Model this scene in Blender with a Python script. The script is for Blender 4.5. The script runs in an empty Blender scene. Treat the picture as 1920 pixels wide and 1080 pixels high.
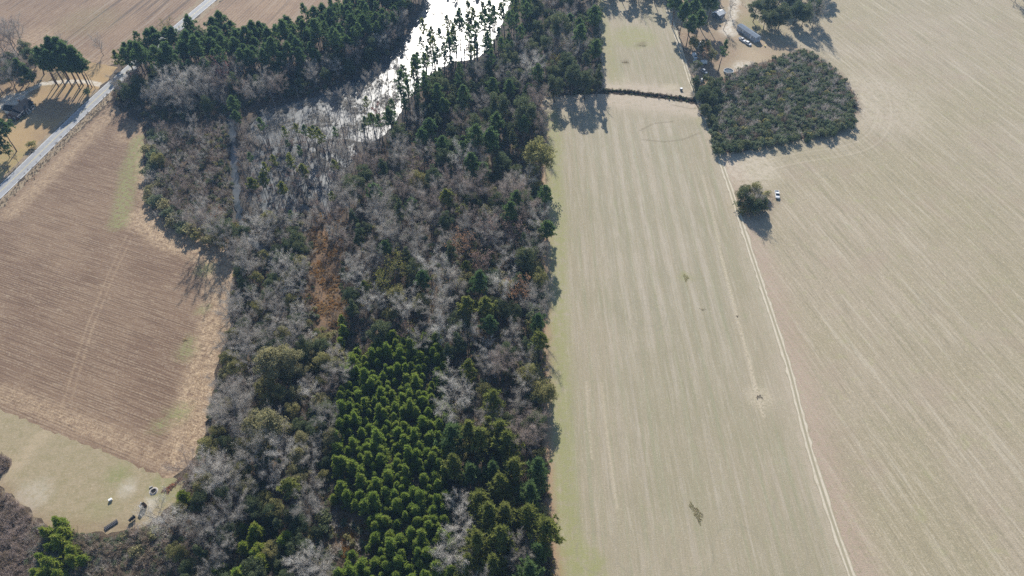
import bpy, math, random
import numpy as np
from mathutils import Vector
from mathutils.geometry import delaunay_2d_cdt

# ------------------------------------------------------------------ camera, sky, sun, exposure
S = bpy.context.scene
COL = S.collection
H, F, PITCH = 165.0, 1280.0, math.radians(48.0)
SP, CP = math.sin(PITCH), math.cos(PITCH)
cam_d = bpy.data.cameras.new('camera'); cam = bpy.data.objects.new('camera', cam_d); COL.objects.link(cam)
cam.location = (0, 0, H); cam.rotation_euler = (math.pi/2 - PITCH, 0, 0)
cam_d.sensor_width = 36; cam_d.lens = 24; cam_d.clip_start = 1; cam_d.clip_end = 8000
S.camera = cam
HAZE = 0.00013
SUN_EL, SUN_AZ = math.radians(29), math.radians(-4)
W = bpy.data.worlds.new('World'); S.world = W; W.use_nodes = True
wn = W.node_tree; bg = wn.nodes['Background']
sky = wn.nodes.new('ShaderNodeTexSky'); sky.sky_type = 'NISHITA'; sky.sun_disc = False
sky.sun_elevation = SUN_EL; sky.sun_rotation = SUN_AZ; sky.air_density = 1.0; sky.dust_density = 0.6; sky.ozone_density = 2.0
wn.links.new(sky.outputs[0], bg.inputs[0]); bg.inputs[1].default_value = 0.09
sd = bpy.data.lights.new('sun', 'SUN'); so = bpy.data.objects.new('sun', sd); COL.objects.link(so)
sd.energy = 5.0; sd.angle = math.radians(0.5); sd.color = (1.0, 0.95, 0.87)
sv = Vector((math.sin(SUN_AZ)*math.cos(SUN_EL), math.cos(SUN_AZ)*math.cos(SUN_EL), math.sin(SUN_EL)))
so.rotation_euler = sv.to_track_quat('Z', 'Y').to_euler()
S.view_settings.view_transform = 'Standard'; S.view_settings.look = 'None'
S.view_settings.exposure = 0.66; S.view_settings.gamma = 1
S.view_settings.use_curve_mapping = False
S.render.engine = 'CYCLES'
S.cycles.max_bounces = 6; S.cycles.diffuse_bounces = 3; S.cycles.glossy_bounces = 2
S.cycles.transmission_bounces = 4; S.cycles.volume_bounces = 1; S.cycles.transparent_max_bounces = 8
S.cycles.use_denoising = False; S.cycles.sample_clamp_direct = 4.0; S.cycles.sample_clamp_indirect = 1.5

rng = np.random.default_rng(11)
random.seed(5)

def G(px, py, h=0.0):
    """photo pixel (1920 wide) -> world point at height h"""
    v = (py-540.0)/F; u = (px-960.0)/F
    t = (H-h)/(SP+v*CP)
    return np.array((u*t, (CP-v*SP)*t, h))
def GP(pts, h=0.0):
    return np.array([G(x, y, h)[:2] for x, y in pts])

# ------------------------------------------------------------------ node helpers
class NT:
    def __init__(s, name):
        s.m = bpy.data.materials.new(name); s.m.use_nodes = True; s.t = s.m.node_tree
        s.t.nodes.clear(); s.out = s.t.nodes.new('ShaderNodeOutputMaterial')
        s.co = s.t.nodes.new('ShaderNodeTexCoord').outputs['Object']
    def n(s, ty, **kw):
        nd = s.t.nodes.new(ty)
        for k, v in kw.items(): setattr(nd, k, v)
        return nd
    def put(s, sock, v):
        if hasattr(v, 'links') or isinstance(v, bpy.types.NodeSocket): s.t.links.new(v, sock)
        elif isinstance(v, (tuple, list)) and len(v) == 3 and sock.type == 'RGBA': sock.default_value = (*v, 1)
        else: sock.default_value = v
    def map(s, vec=None, scale=(1, 1, 1), rot=0.0, loc=(0, 0, 0)):
        m = s.n('ShaderNodeMapping'); s.put(m.inputs[0], vec or s.co)
        m.inputs['Scale'].default_value = scale; m.inputs['Rotation'].default_value = (0, 0, rot); m.inputs['Location'].default_value = loc
        return m.outputs[0]
    def stretch(s, along, across, rot, vec=None):
        # rotate first so that local Y runs along the rows, then scale
        a = s.map(vec, rot=rot); return s.map(a, scale=(1.0/across, 1.0/along, 1))
    def noise(s, scale=1.0, detail=4, rough=0.6, vec=None, dist=0.0):
        k = s.n('ShaderNodeTexNoise'); s.put(k.inputs['Vector'], vec or s.co)
        k.inputs['Scale'].default_value = scale; k.inputs['Detail'].default_value = detail
        k.inputs['Roughness'].default_value = rough; k.inputs['Distortion'].default_value = dist
        return k.outputs[0]
    def ramp(s, f, a, b, lo=0.0, hi=1.0, smooth=True):
        k = s.n('ShaderNodeMapRange'); k.interpolation_type = 'SMOOTHSTEP' if smooth else 'LINEAR'
        s.put(k.inputs[0], f); k.inputs[1].default_value = a; k.inputs[2].default_value = b
        k.inputs[3].default_value = lo; k.inputs[4].default_value = hi
        return k.outputs[0]
    def math(s, op, a, b=0.0, clamp=False):
        k = s.n('ShaderNodeMath', operation=op, use_clamp=clamp); s.put(k.inputs[0], a); s.put(k.inputs[1], b); return k.outputs[0]
    def mix(s, f, a, b, mode='MIX'):
        k = s.n('ShaderNodeMix', data_type='RGBA', blend_type=mode); k.clamp_factor = True
        s.put(k.inputs[0], f); s.put(k.inputs[6], a); s.put(k.inputs[7], b); return k.outputs[2]
    def attr(s, name):
        k = s.n('ShaderNodeAttribute'); k.attribute_name = name; return k.outputs['Fac']
    def rnd(s): return s.n('ShaderNodeObjectInfo').outputs['Random']
    def bump(s, h, strength=0.5, dist=0.1):
        k = s.n('ShaderNodeBump'); k.inputs['Strength'].default_value = strength; k.inputs['Distance'].default_value = dist
        s.put(k.inputs['Height'], h); return k.outputs[0]
    def diffuse(s, col, normal=None, rough=0.9, spec=0.15, metal=0.0):
        p = s.n('ShaderNodeBsdfPrincipled'); s.put(p.inputs['Base Color'], col); s.put(p.inputs['Roughness'], rough)
        p.inputs['Specular IOR Level'].default_value = spec; p.inputs['Metallic'].default_value = metal
        if normal is not None: s.t.links.new(normal, p.inputs['Normal'])
        s.t.links.new(p.outputs[0], s.out.inputs[0]); return s.m

def plain(name, col, rough=0.6, spec=0.4, metal=0.0, var=0.12, vscale=3.0):
    t = NT(name); c2 = tuple(x*(1-var*2) for x in col)
    f = t.noise(vscale, 4, 0.65)
    return t.diffuse(t.mix(t.ramp(f, 0.35, 0.7), col, c2), rough=rough, spec=spec, metal=metal)

def foliage(name, c1, c2, c3, trans=0.35):
    """c1..c2 from tree to tree, c3 in patches inside a crown"""
    t = NT(name)
    base = t.mix(t.rnd(), c1, c2)
    f = t.noise(0.9, 2, 0.5)
    col = t.mix(t.ramp(f, 0.45, 0.68), base, c3)
    d = t.n('ShaderNodeBsdfDiffuse'); t.put(d.inputs[0], col)
    if trans > 0:
        tr = t.n('ShaderNodeBsdfTranslucent'); t.put(tr.inputs[0], col)
        mx = t.n('ShaderNodeMixShader'); mx.inputs[0].default_value = trans
        t.t.links.new(d.outputs[0], mx.inputs[1]); t.t.links.new(tr.outputs[0], mx.inputs[2])
        t.t.links.new(mx.outputs[0], t.out.inputs[0])
    else: t.t.links.new(d.outputs[0], t.out.inputs[0])
    return t.m

# ------------------------------------------------------------------ mesh helpers
def tag(o, label=None, cat=None, group=None, kind=None):
    if label: o['label'] = label
    if cat: o['category'] = cat
    if group: o['group'] = group
    if kind: o['kind'] = kind
    return o
def link(o, parent=None):
    COL.objects.link(o)
    if parent is not None: o.parent = parent
    return o
def empty(name, loc, rz=0.0, s=1.0):
    o = bpy.data.objects.new(name, None); o.location = loc; o.rotation_euler = (0, 0, rz); o.scale = (s, s, s)
    o.empty_display_size = 0.5
    return link(o)
def mesh_tris(name, tris, mats, midx=None):
    """tris: (n,3,3) array; unshared vertices"""
    tris = np.asarray(tris, dtype=np.float32); n = len(tris)
    me = bpy.data.meshes.new(name)
    me.vertices.add(n*3); me.vertices.foreach_set('co', tris.reshape(-1))
    me.loops.add(n*3); me.loops.foreach_set('vertex_index', np.arange(n*3, dtype=np.int32))
    me.polygons.add(n); me.polygons.foreach_set('loop_start', np.arange(0, n*3, 3, dtype=np.int32))
    try: me.polygons.foreach_set('loop_total', np.full(n, 3, dtype=np.int32))
    except Exception: pass
    for m in (mats if isinstance(mats, (list, tuple)) else [mats]): me.materials.append(m)
    if midx is not None: me.polygons.foreach_set('material_index', np.asarray(midx, dtype=np.int32))
    me.update(); return me

class MB:
    """collects faces for one mesh object"""
    def __init__(s): s.v = []; s.f = []
    def poly(s, verts, faces):
        o = len(s.v); s.v += [tuple(p) for p in verts]; s.f += [tuple(i+o for i in q) for q in faces]
    def box(s, c, d, rz=0.0, taper=1.0):
        cx, cy, cz = c; x, y, z = d[0]/2, d[1]/2, d[2]/2; P = []
        ca, sa = math.cos(rz), math.sin(rz)
        for zz, k in ((-z, 1.0), (z, taper)):
            for a, b in ((-x, -y), (x, -y), (x, y), (-x, y)):
                a *= k; b *= k; P.append((cx+a*ca-b*sa, cy+a*sa+b*ca, cz+zz))
        s.poly(P, [(3, 2, 1, 0), (4, 5, 6, 7), (0, 1, 5, 4), (1, 2, 6, 5), (2, 3, 7, 6), (3, 0, 4, 7)])
    def cyl(s, c, r, h, k=16, r2=None, axis='z', cap=True):
        r2 = r if r2 is None else r2; P = []
        for i in range(k):
            a = 2*math.pi*i/k; P.append((r*math.cos(a), r*math.sin(a), 0))
        for i in range(k):
            a = 2*math.pi*i/k; P.append((r2*math.cos(a), r2*math.sin(a), h))
        if axis == 'x': P = [(z, x, y) for x, y, z in P]
        if axis == 'y': P = [(x, z, -y) for x, y, z in P]
        P = [(x+c[0], y+c[1], z+c[2]) for x, y, z in P]
        fs = [(i, (i+1) % k, k+(i+1) % k, k+i) for i in range(k)]
        if cap: fs += [tuple(range(k-1, -1, -1)), tuple(range(k, 2*k))]
        s.poly(P, fs)
    def build(s, name, mat, parent=None, smooth=False):
        me = bpy.data.meshes.new(name); me.from_pydata(s.v, [], s.f); me.materials.append(mat)
        if smooth:
            for p in me.polygons: p.use_smooth = True
        me.update(); return link(bpy.data.objects.new(name, me), parent)

# ------------------------------------------------------------------ ground sheets
def inside(P, poly):
    x, y = P[:, 0], P[:, 1]; r = np.zeros(len(P), bool); n = len(poly); j = n-1
    for i in range(n):
        xi, yi = poly[i]; xj, yj = poly[j]
        c = ((yi > y) != (yj > y)) & (x < (xj-xi)*(y-yi)/((yj-yi) or 1e-9)+xi)
        r ^= c; j = i
    return r
def pdist(P, line):
    d = np.full(len(P), 1e9); line = np.asarray(line)
    for a, b in zip(line[:-1], line[1:]):
        ab = b-a; t = np.clip(((P-a)@ab)/max(ab@ab, 1e-9), 0, 1)
        d = np.minimum(d, np.linalg.norm(P-(a+t[:, None]*ab), axis=1))
    return d
def densify(line, step, closed=False, jit=0.0, r=None):
    line = np.asarray(line, float); out = []
    n = len(line); rg = range(n if closed else n-1)
    for i in rg:
        a, b = line[i], line[(i+1) % n]; k = max(1, int(np.linalg.norm(b-a)/step))
        for q in range(k): out.append(a+(b-a)*q/k)
    if not closed: out.append(line[-1])
    out = np.array(out)
    if jit > 0: out += (r or rng).normal(0, jit, out.shape)
    return out
def smooth_closed(poly, it=2):
    p = np.asarray(poly, float)
    for _ in range(it):
        q = np.roll(p, -1, 0); p = np.stack([p*.75+q*.25, p*.25+q*.75], 1).reshape(-1, 2)
    return p
def smooth_open(line, it=2):
    p = np.asarray(line, float)
    for _ in range(it):
        a, b = p[:-1], p[1:]
        p = np.vstack([p[:1], np.stack([a*.75+b*.25, a*.25+b*.75], 1).reshape(-1, 2), p[-1:]])
    return p
def softstep(x, a, b):
    t = np.clip((x-a)/(b-a), 0, 1); return t*t*(3-2*t)
def sheet(name, poly, z, spacing, mat, attrs=None, lines=(), jit=0.35, edge=1.5, zf=None):
    poly = np.asarray(poly, float)
    ring = densify(poly, edge, True, jit) if edge else poly
    lo, hi = poly.min(0), poly.max(0)
    gx, gy = np.meshgrid(np.arange(lo[0], hi[0], spacing), np.arange(lo[1], hi[1], spacing))
    pts = np.stack([gx.ravel(), gy.ravel()], 1); pts += rng.uniform(-.2, .2, pts.shape)*spacing
    ex = [pts]
    for ln, w in lines:
        d = densify(ln, max(.8, w)); tn = np.gradient(d, axis=0); tn /= np.linalg.norm(tn, axis=1)[:, None]+1e-9
        nm = np.stack([-tn[:, 1], tn[:, 0]], 1)
        for k in (-1.5, -.75, 0, .75, 1.5): ex.append(d+nm*k*w)
    pts = np.vstack(ex); pts = pts[inside(pts, ring)]
    pts = pts[pdist(pts, np.vstack([ring, ring[:1]])) > 0.3*spacing] if len(ring) < 700 else pts
    n = len(ring); V = [Vector(p) for p in ring]+[Vector(p) for p in pts]
    E = [(i, (i+1) % n) for i in range(n)]
    vs, es, fs, *_ = delaunay_2d_cdt(V, E, [], 1, 1e-4)
    P = np.array([(v.x, v.y) for v in vs])
    fs = [f for f in fs]
    c = np.array([P[list(f)].mean(0) for f in fs]); ok = inside(c, ring)
    fs = [f for f, k in zip(fs, ok) if k]
    zz = np.full(len(P), z) if zf is None else z+zf(P)
    me = bpy.data.meshes.new(name); me.from_pydata(np.column_stack([P, zz]).tolist(), [], fs); me.materials.append(mat)
    for k, fn in (attrs or {}).items():
        a = me.attributes.new(k, 'FLOAT', 'POINT'); a.data.foreach_set('value', np.asarray(fn(P), dtype=np.float32))
    me.update(); o = link(bpy.data.objects.new(name, me)); o['kind'] = 'structure'
    return o
def strip(name, line, width, z, mat, step=1.5, jit=0.0, off=0.0, **kw):
    d = densify(smooth_open(line), step); tn = np.gradient(d, axis=0); tn /= np.linalg.norm(tn, axis=1)[:, None]+1e-9
    nm = np.stack([-tn[:, 1], tn[:, 0]], 1); n = len(d)
    ks = (-.5, -.17, .17, .5); rows = []
    for k in ks:
        j = rng.normal(0, jit, n) if abs(k) == .5 else np.zeros(n)
        rows.append(d+nm*(off+k*width+j)[:, None] if jit else d+nm*(off+k*width))
    P = np.vstack(rows); fs = []
    for r in range(3):
        for i in range(n-1): fs.append((r*n+i, (r+1)*n+i, (r+1)*n+i+1, r*n+i+1)[::-1])
    me = bpy.data.meshes.new(name); me.from_pydata(np.column_stack([P, np.full(len(P), z)]).tolist(), [], fs); me.materials.append(mat)
    a = me.attributes.new('across', 'FLOAT', 'POINT'); a.data.foreach_set('value', np.repeat(np.array(ks, dtype=np.float32), n))
    me.update(); o = link(bpy.data.objects.new(name, me)); o['kind'] = 'structure'; return o
def blob(P, px, py, r, soft=0.5):
    c = G(px, py)[:2]; d = np.linalg.norm(P-c, axis=1); return 1-softstep(d, r*(1-soft), r)

# key lines on the ground (photo pixels)
TRACK = GP([(1222, -60), (1240, -15), (1258, 35), (1281, 110), (1298, 165), (1310, 190), (1330, 240), (1352, 305), (1375, 370), (1397, 440), (1425, 525), (1452, 605),
            (1480, 690), (1498, 765), (1520, 850), (1545, 930), (1565, 990), (1590, 1062), (1640, 1200), (1760, 1500)])
ROAD = GP([(-330, 680), (-80, 431), (0, 361), (100, 262), (197, 169), (345, 42), (422, -22), (500, -90), (640, -200)])
DITCH = GP([(960, 178), (1030, 176), (1140, 172), (1180, 174), (1240, 181), (1304, 190)])
STREAM = GP([(432, 215), (436, 260), (440, 330), (446, 400), (462, 440), (505, 480), (528, 530), (535, 570)])
POND = smooth_closed(GP([(455, 250), (478, 215), (520, 195), (590, 180), (645, 152), (700, 128), (742, 95), (768, 55), (795, 0), (830, -60), (880, -170), (1060, -170), (985, -40),
                         (955, 20), (935, 75), (905, 112), (850, 118), (800, 150), (765, 195), (735, 250), (690, 275), (640, 262), (580, 280), (500, 285)]), 2)
SWAMP = smooth_closed(GP([(462, 262), (560, 268), (640, 262), (690, 268), (640, 330), (622, 400), (600, 430), (540, 445), (480, 410), (462, 340)]), 2)
SCRUB = smooth_closed(GP([(1350, 288), (1336, 250), (1322, 205), (1308, 180), (1312, 165), (1340, 158), (1380, 130), (1430, 118), (1480, 102), (1508, 92), (1535, 108), (1562, 130), (1590, 155),
                          (1606, 185), (1606, 210), (1592, 238), (1560, 252), (1500, 260), (1440, 270), (1390, 284)]), 2)

# materials of the ground ------------------------------------------------
def mat_floor():
    t = NT('forest_floor')
    f1 = t.noise(0.12, 4); f2 = t.noise(0.9, 4, 0.7); f3 = t.noise(3.5, 3, 0.7)
    c = t.mix(t.ramp(f1, .4, .62), (.085, .064, .046), (.125, .09, .06))
    c = t.mix(t.ramp(f2, .48, .7), c, (.05, .042, .033))
    c = t.mix(t.math('MULTIPLY', t.ramp(f3, .55, .75), .7), c, (.20, .155, .11))
    g = t.math('MULTIPLY', t.attr('orange'), t.ramp(f2, .3, .6))
    c = t.mix(g, c, (.22, .135, .075))
    c = t.mix(t.attr('outer'), c, (.30, .25, .18))
    c = t.mix(t.attr('wet'), c, (.075, .068, .058))
    return t.diffuse(c, t.bump(t.noise(1.6, 4, .7), 0.8, 0.35))
def mat_stubble(rowrot, name='corn_stubble', tone=1.0, rows=.42, furrow=0.0):
    t = NT(name)
    big = t.noise(0.035, 3, .55); mid = t.noise(.35, 4, .65); fine = t.noise(2.6, 3, .7)
    rowv = t.map(rot=rowrot)
    w = t.n('ShaderNodeTexWave', wave_type='BANDS', bands_direction='Y'); t.put(w.inputs[0], rowv)
    w.inputs['Scale'].default_value = rows; w.inputs['Distortion'].default_value = 1.2; w.inputs['Detail'].default_value = 2; w.inputs['Detail Scale'].default_value = 1.2
    streak = t.noise(1.0, 4, .65, vec=t.stretch(5.0, .8, rowrot+math.pi/2))
    soil = t.mix(t.ramp(big, .38, .62), (.165*tone, .104*tone, .068*tone), (.205*tone, .135*tone, .088*tone))
    straw = (.36, .275, .19)
    rown = t.noise(1.0, 3, .6, vec=t.stretch(16.0, .5, rowrot+math.pi/2)); wav = t.math('ADD', t.math('MULTIPLY', w.outputs['Fac'], .45), t.math('MULTIPLY', t.ramp(rown, .38, .62), .55))
    k = t.math('MULTIPLY', t.ramp(wav, .3, .9), t.ramp(t.noise(1.3, 4, .75), .36, .62))
    c = t.mix(t.math('MULTIPLY', k, .65), soil, straw)
    c = t.mix(t.math('MULTIPLY', t.ramp(wav, .35, .08), .45), c, (.095, .065, .045))
    c = t.mix(t.math('MULTIPLY', t.ramp(streak, .55, .75), .55), c, (.42, .33, .225))
    c = t.mix(t.math('MULTIPLY', t.ramp(t.noise(1.7, 3, .8), .56, .7), .6), c, (.44, .345, .24))
    c = t.mix(t.math('MULTIPLY', t.ramp(t.noise(1.5, 3, .8, vec=t.map(loc=(7, 3, 0))), .56, .7), .5), c, (.10, .07, .05))
    c = t.mix(t.math('MULTIPLY', t.ramp(mid, .58, .75), .35), c, (.13, .088, .06))
    if furrow:
        fu = t.noise(1.0, 2, .5, vec=t.stretch(90.0, 3.2, rowrot+math.pi/2))
        c = t.mix(t.math('MULTIPLY', t.ramp(fu, .58, .68), furrow), c, (.10, .075, .06)); c = t.mix(t.math('MULTIPLY', t.ramp(fu, .42, .32), furrow*.6), c, (.33, .27, .21))
    res = t.math('MULTIPLY', t.attr('residue'), t.ramp(t.noise(.55, 5, .8), .34, .66))
    c = t.mix(res, c, t.mix(t.ramp(t.noise(1.9, 4, .85), .38, .64), (.30, .205, .125), (.60, .46, .30)))
    gr = t.math('MULTIPLY', t.attr('green'), t.ramp(t.noise(.7, 4, .7), .32, .6))
    c = t.mix(t.math('MULTIPLY', gr, .85), c, t.mix(fine, (.17, .18, .075), (.30, .29, .13)))
    h = t.math('ADD', t.math('MULTIPLY', wav, .5), t.noise(2.2, 4, .75))
    return t.diffuse(c, t.bump(h, .35, .12))
def rings(t, lst):
    acc = None
    for cx, cy, r, w in lst:
        d = t.n('ShaderNodeVectorMath', operation='DISTANCE'); t.put(d.inputs[0], t.co); d.inputs[1].default_value = (cx, cy, 0)
        q = t.math('ABSOLUTE', t.math('SUBTRACT', d.outputs['Value'], r))
        k = t.ramp(q, w*.35, w, 1, 0)
        acc = k if acc is None else t.math('MAXIMUM', acc, k)
    return acc
def mat_hay(name='hay_stubble', ring=()):
    t = NT(name)
    rr = 0.0
    big = t.noise(.03, 3, .55); rowA = t.noise(1, 3, .6, vec=t.stretch(60, 1.6, rr)); rowB = t.noise(1, 4, .7, vec=t.stretch(6, .55, rr))
    fine = t.noise(3.2, 4, .75); mid = t.noise(.28, 4, .65)
    c = t.mix(t.ramp(big, .36, .64), (.330, .279, .195), (.298, .258, .172))
    c = t.mix(t.math('MULTIPLY', t.ramp(rowA, .5, .68), .55), c, (.27, .265, .165))
    c = t.mix(t.math('MULTIPLY', t.ramp(rowA, .5, .33), .4), c, (.40, .345, .275))
    # mown swaths
    sw = t.n('ShaderNodeTexWave', wave_type='BANDS', bands_direction='X'); t.put(sw.inputs[0], t.map(scale=(1, .22, 1)))
    sw.inputs['Scale'].default_value = .056; sw.inputs['Distortion'].default_value = 1.6; sw.inputs['Detail'].default_value = 1; sw.inputs['Detail Scale'].default_value = .35
    brk = t.ramp(t.noise(.35, 5, .75, vec=t.map(scale=(1, .25, 1))), .3, .62, .25, 1)
    s = t.math('MULTIPLY', t.math('MULTIPLY', t.ramp(sw.outputs['Fac'], .5, .85), t.attr('swath')), brk)
    c = t.mix(t.math('MULTIPLY', s, .42), c, (.44, .385, .31))
    s2 = t.math('MULTIPLY', t.ramp(sw.outputs['Fac'], .45, .2), t.attr('swath'))
    c = t.mix(t.math('MULTIPLY', s2, .42), c, (.28, .255, .18))
    c = t.mix(t.math('MULTIPLY', t.ramp(rowB, .52, .72), .5), c, (.24, .225, .15))
    g1 = t.noise(1.5, 4, .85, vec=t.map(scale=(1.3, .7, 1))); g2 = t.noise(1.7, 4, .85, vec=t.map(scale=(1.3, .7, 1), loc=(11, 5, 0)))
    c = t.mix(t.math('MULTIPLY', t.ramp(g1, .52, .68), .5), c, (.48, .415, .30))
    c = t.mix(t.math('MULTIPLY', t.ramp(g2, .53, .7), .5), c, (.205, .19, .12))
    c = t.mix(t.math('MULTIPLY', t.ramp(mid, .55, .75), .35), c, (.27, .27, .15))
    g3 = t.noise(.55, 5, .8, vec=t.stretch(9, .55, rr)); c = t.mix(t.math('MULTIPLY', t.ramp(g3, .52, .64), .4), c, (.24, .215, .14)); c = t.mix(t.math('MULTIPLY', t.ramp(g3, .48, .38), .3), c, (.45, .40, .31))
    g = t.math('MULTIPLY', t.attr('green'), t.ramp(t.noise(.5, 4, .7), .25, .6))
    c = t.mix(t.math('MULTIPLY', g, .85), c, t.mix(fine, (.21, .215, .08), (.33, .32, .15)))
    hd = t.attr('head'); c = t.mix(t.math('MULTIPLY', hd, t.ramp(t.noise(.4, 4, .7), .2, .6)), c, t.mix(fine, (.40, .33, .25), (.50, .42, .33)))
    c = t.mix(t.math('MULTIPLY', t.attr('litter'), t.ramp(t.noise(1.1, 4, .7), .25, .55)), c, t.mix(fine, (.26, .15, .085), (.40, .27, .18)))
    c = t.mix(t.math('MULTIPLY', t.attr('pale'), t.ramp(t.noise(1.4, 3, .7), .35, .6)), c, (.47, .40, .29))
    c = t.mix(t.math('MULTIPLY', t.attr('dark'), t.ramp(t.noise(1.4, 3, .7), .3, .55)), c, (.15, .12, .075))
    if ring:
        c = t.mix(t.math('MULTIPLY', rings(t, ring), t.ramp(t.noise(.16, 2, .6), .42, .62, 0, .34)), c, (.25, .225, .165))
    return t.diffuse(c, t.bump(t.math('ADD', rowB, fine), .5, .15))
def mat_pasture():
    t = NT('pasture_grass')
    rr = -math.atan(.28)
    d1 = t.noise(1, 4, .65, vec=t.stretch(38, 2.0, rr)); d2 = t.noise(1, 4, .7, vec=t.stretch(9, .7, rr))
    big = t.noise(.022, 4, .6); mid = t.noise(.2, 4, .65); fine = t.noise(2.6, 4, .78)
    c = t.mix(t.ramp(big, .38, .62), (.346, .288, .205), (.316, .268, .175))
    c = t.mix(t.math('MULTIPLY', t.ramp(d1, .5, .66), .5), c, (.285, .255, .165))
    c = t.mix(t.math('MULTIPLY', t.ramp(d1, .48, .34), .5), c, (.47, .415, .315))
    c = t.mix(t.math('MULTIPLY', t.ramp(d2, .54, .72), .55), c, (.24, .215, .145))
    gv = t.stretch(1.5, .75, rr); g1 = t.noise(1.25, 4, .85, vec=gv); g2 = t.noise(1.3, 4, .85, vec=t.map(gv, loc=(9, 4, 0)))
    c = t.mix(t.math('MULTIPLY', t.ramp(g1, .51, .66), .65), c, (.52, .44, .31))
    c = t.mix(t.math('MULTIPLY', t.ramp(g2, .52, .68), .6), c, (.185, .165, .105))
    c = t.mix(t.math('MULTIPLY', t.ramp(mid, .55, .72), .4), c, (.32, .31, .155))
    c = t.mix(t.math('MULTIPLY', t.ramp(t.noise(.06, 3, .6), .55, .68), .35), c, (.33, .255, .19))
    g3 = t.noise(.5, 5, .82, vec=t.stretch(12, .6, rr)); c = t.mix(t.math('MULTIPLY', t.ramp(g3, .52, .63), .5), c, (.22, .19, .125)); c = t.mix(t.math('MULTIPLY', t.ramp(g3, .48, .38), .35), c, (.48, .41, .31))
    # passes that follow the thicket's edge
    u = t.attr('edgedist')
    k = t.n('ShaderNodeCombineXYZ'); t.put(k.inputs[0], u)
    cv = t.noise(.75, 3, .65, vec=k.outputs[0])
    c = t.mix(t.math('MULTIPLY', t.ramp(cv, .5, .66), t.attr('ringmask')), c, (.27, .235, .165))
    c = t.mix(t.math('MULTIPLY', t.ramp(cv, .5, .36), t.math('MULTIPLY', t.attr('ringmask'), .7)), c, (.50, .435, .335))
    c = t.mix(t.math('MULTIPLY', t.attr('pink'), t.ramp(t.noise(.9, 4, .7), .3, .6)), c, t.mix(fine, (.30, .215, .165), (.46, .36, .28)))
    c = t.mix(t.math('MULTIPLY', t.attr('pale'), t.ramp(t.noise(.5, 4, .7), .3, .6)), c, (.50, .43, .33))
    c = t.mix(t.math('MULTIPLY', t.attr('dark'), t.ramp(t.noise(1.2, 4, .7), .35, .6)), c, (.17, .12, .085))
    return t.diffuse(c, t.bump(t.math('ADD', d2, fine), .55, .18))
def mat_two(name, a, b, c3, sc=.25, bump=.5):
    t = NT(name); f = t.noise(sc, 4, .65); g = t.noise(1.4, 4, .85); h = t.noise(.05, 3)
    c = t.mix(t.ramp(f, .38, .64), a, b); c = t.mix(t.math('MULTIPLY', t.ramp(g, .5, .72), .7), c, c3)
    c = t.mix(t.math('MULTIPLY', t.ramp(g, .46, .28), .45), c, tuple(x*.6 for x in a))
    for nm, col in (('green', (.19, .215, .075)), ('tan', (.42, .33, .22)), ('brown', (.22, .15, .10)), ('pale', (.56, .51, .43))):
        c = t.mix(t.math('MULTIPLY', t.attr(nm), t.ramp(t.noise(.6, 4, .7), .25, .6)), c, col)
    return t.diffuse(c, t.bump(g, bump, .15))

def zero(P): return np.zeros(len(P))
# base ground: one sheet to the horizon, with the ditch and the pond basin cut into it
def ground_z(P):
    z = np.zeros(len(P))
    d = pdist(P, DITCH); z -= 1.7*(1-softstep(d, .5, 1.5))*(d < 3)
    dp = pdist(P, np.vstack([POND, POND[:1]])); ins = inside(P, POND)
    n = (np.sin(P[:, 0]*.9+1.3*np.sin(P[:, 1]*.37))*np.sin(P[:, 1]*.8+1.1*np.sin(P[:, 0]*.43))*.5+np.sin(P[:, 0]*.31+P[:, 1]*.23)*.35)
    z += np.where(ins, -.42*softstep(dp, 0, 6)+n*.15*softstep(dp, 0, 3), 0)
    dw = pdist(P, np.vstack([SWAMP, SWAMP[:1]])); iw = inside(P, SWAMP) & ~ins; z += np.where(iw, (n*.3-.12)*softstep(dw, 0, 3), 0)
    ds = pdist(P, STREAM); z -= .55*(1-softstep(ds, .9, 2.6))
    return z
MF = mat_floor()
far = [(-2500, -2500), (2500, -2500), (2500, 2500), (-2500, 2500)]
pondline = densify(np.vstack([POND, POND[:1]]), 2)
wetgrid = np.stack(np.meshgrid(np.arange(-150, 30, 1.6), np.arange(180, 400, 1.6)), -1).reshape(-1, 2)
wetgrid = wetgrid[inside(wetgrid, POND) | inside(wetgrid, SWAMP)]
ORANGE = GP([(600, 400), (615, 470), (608, 540), (600, 600)])
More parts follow.
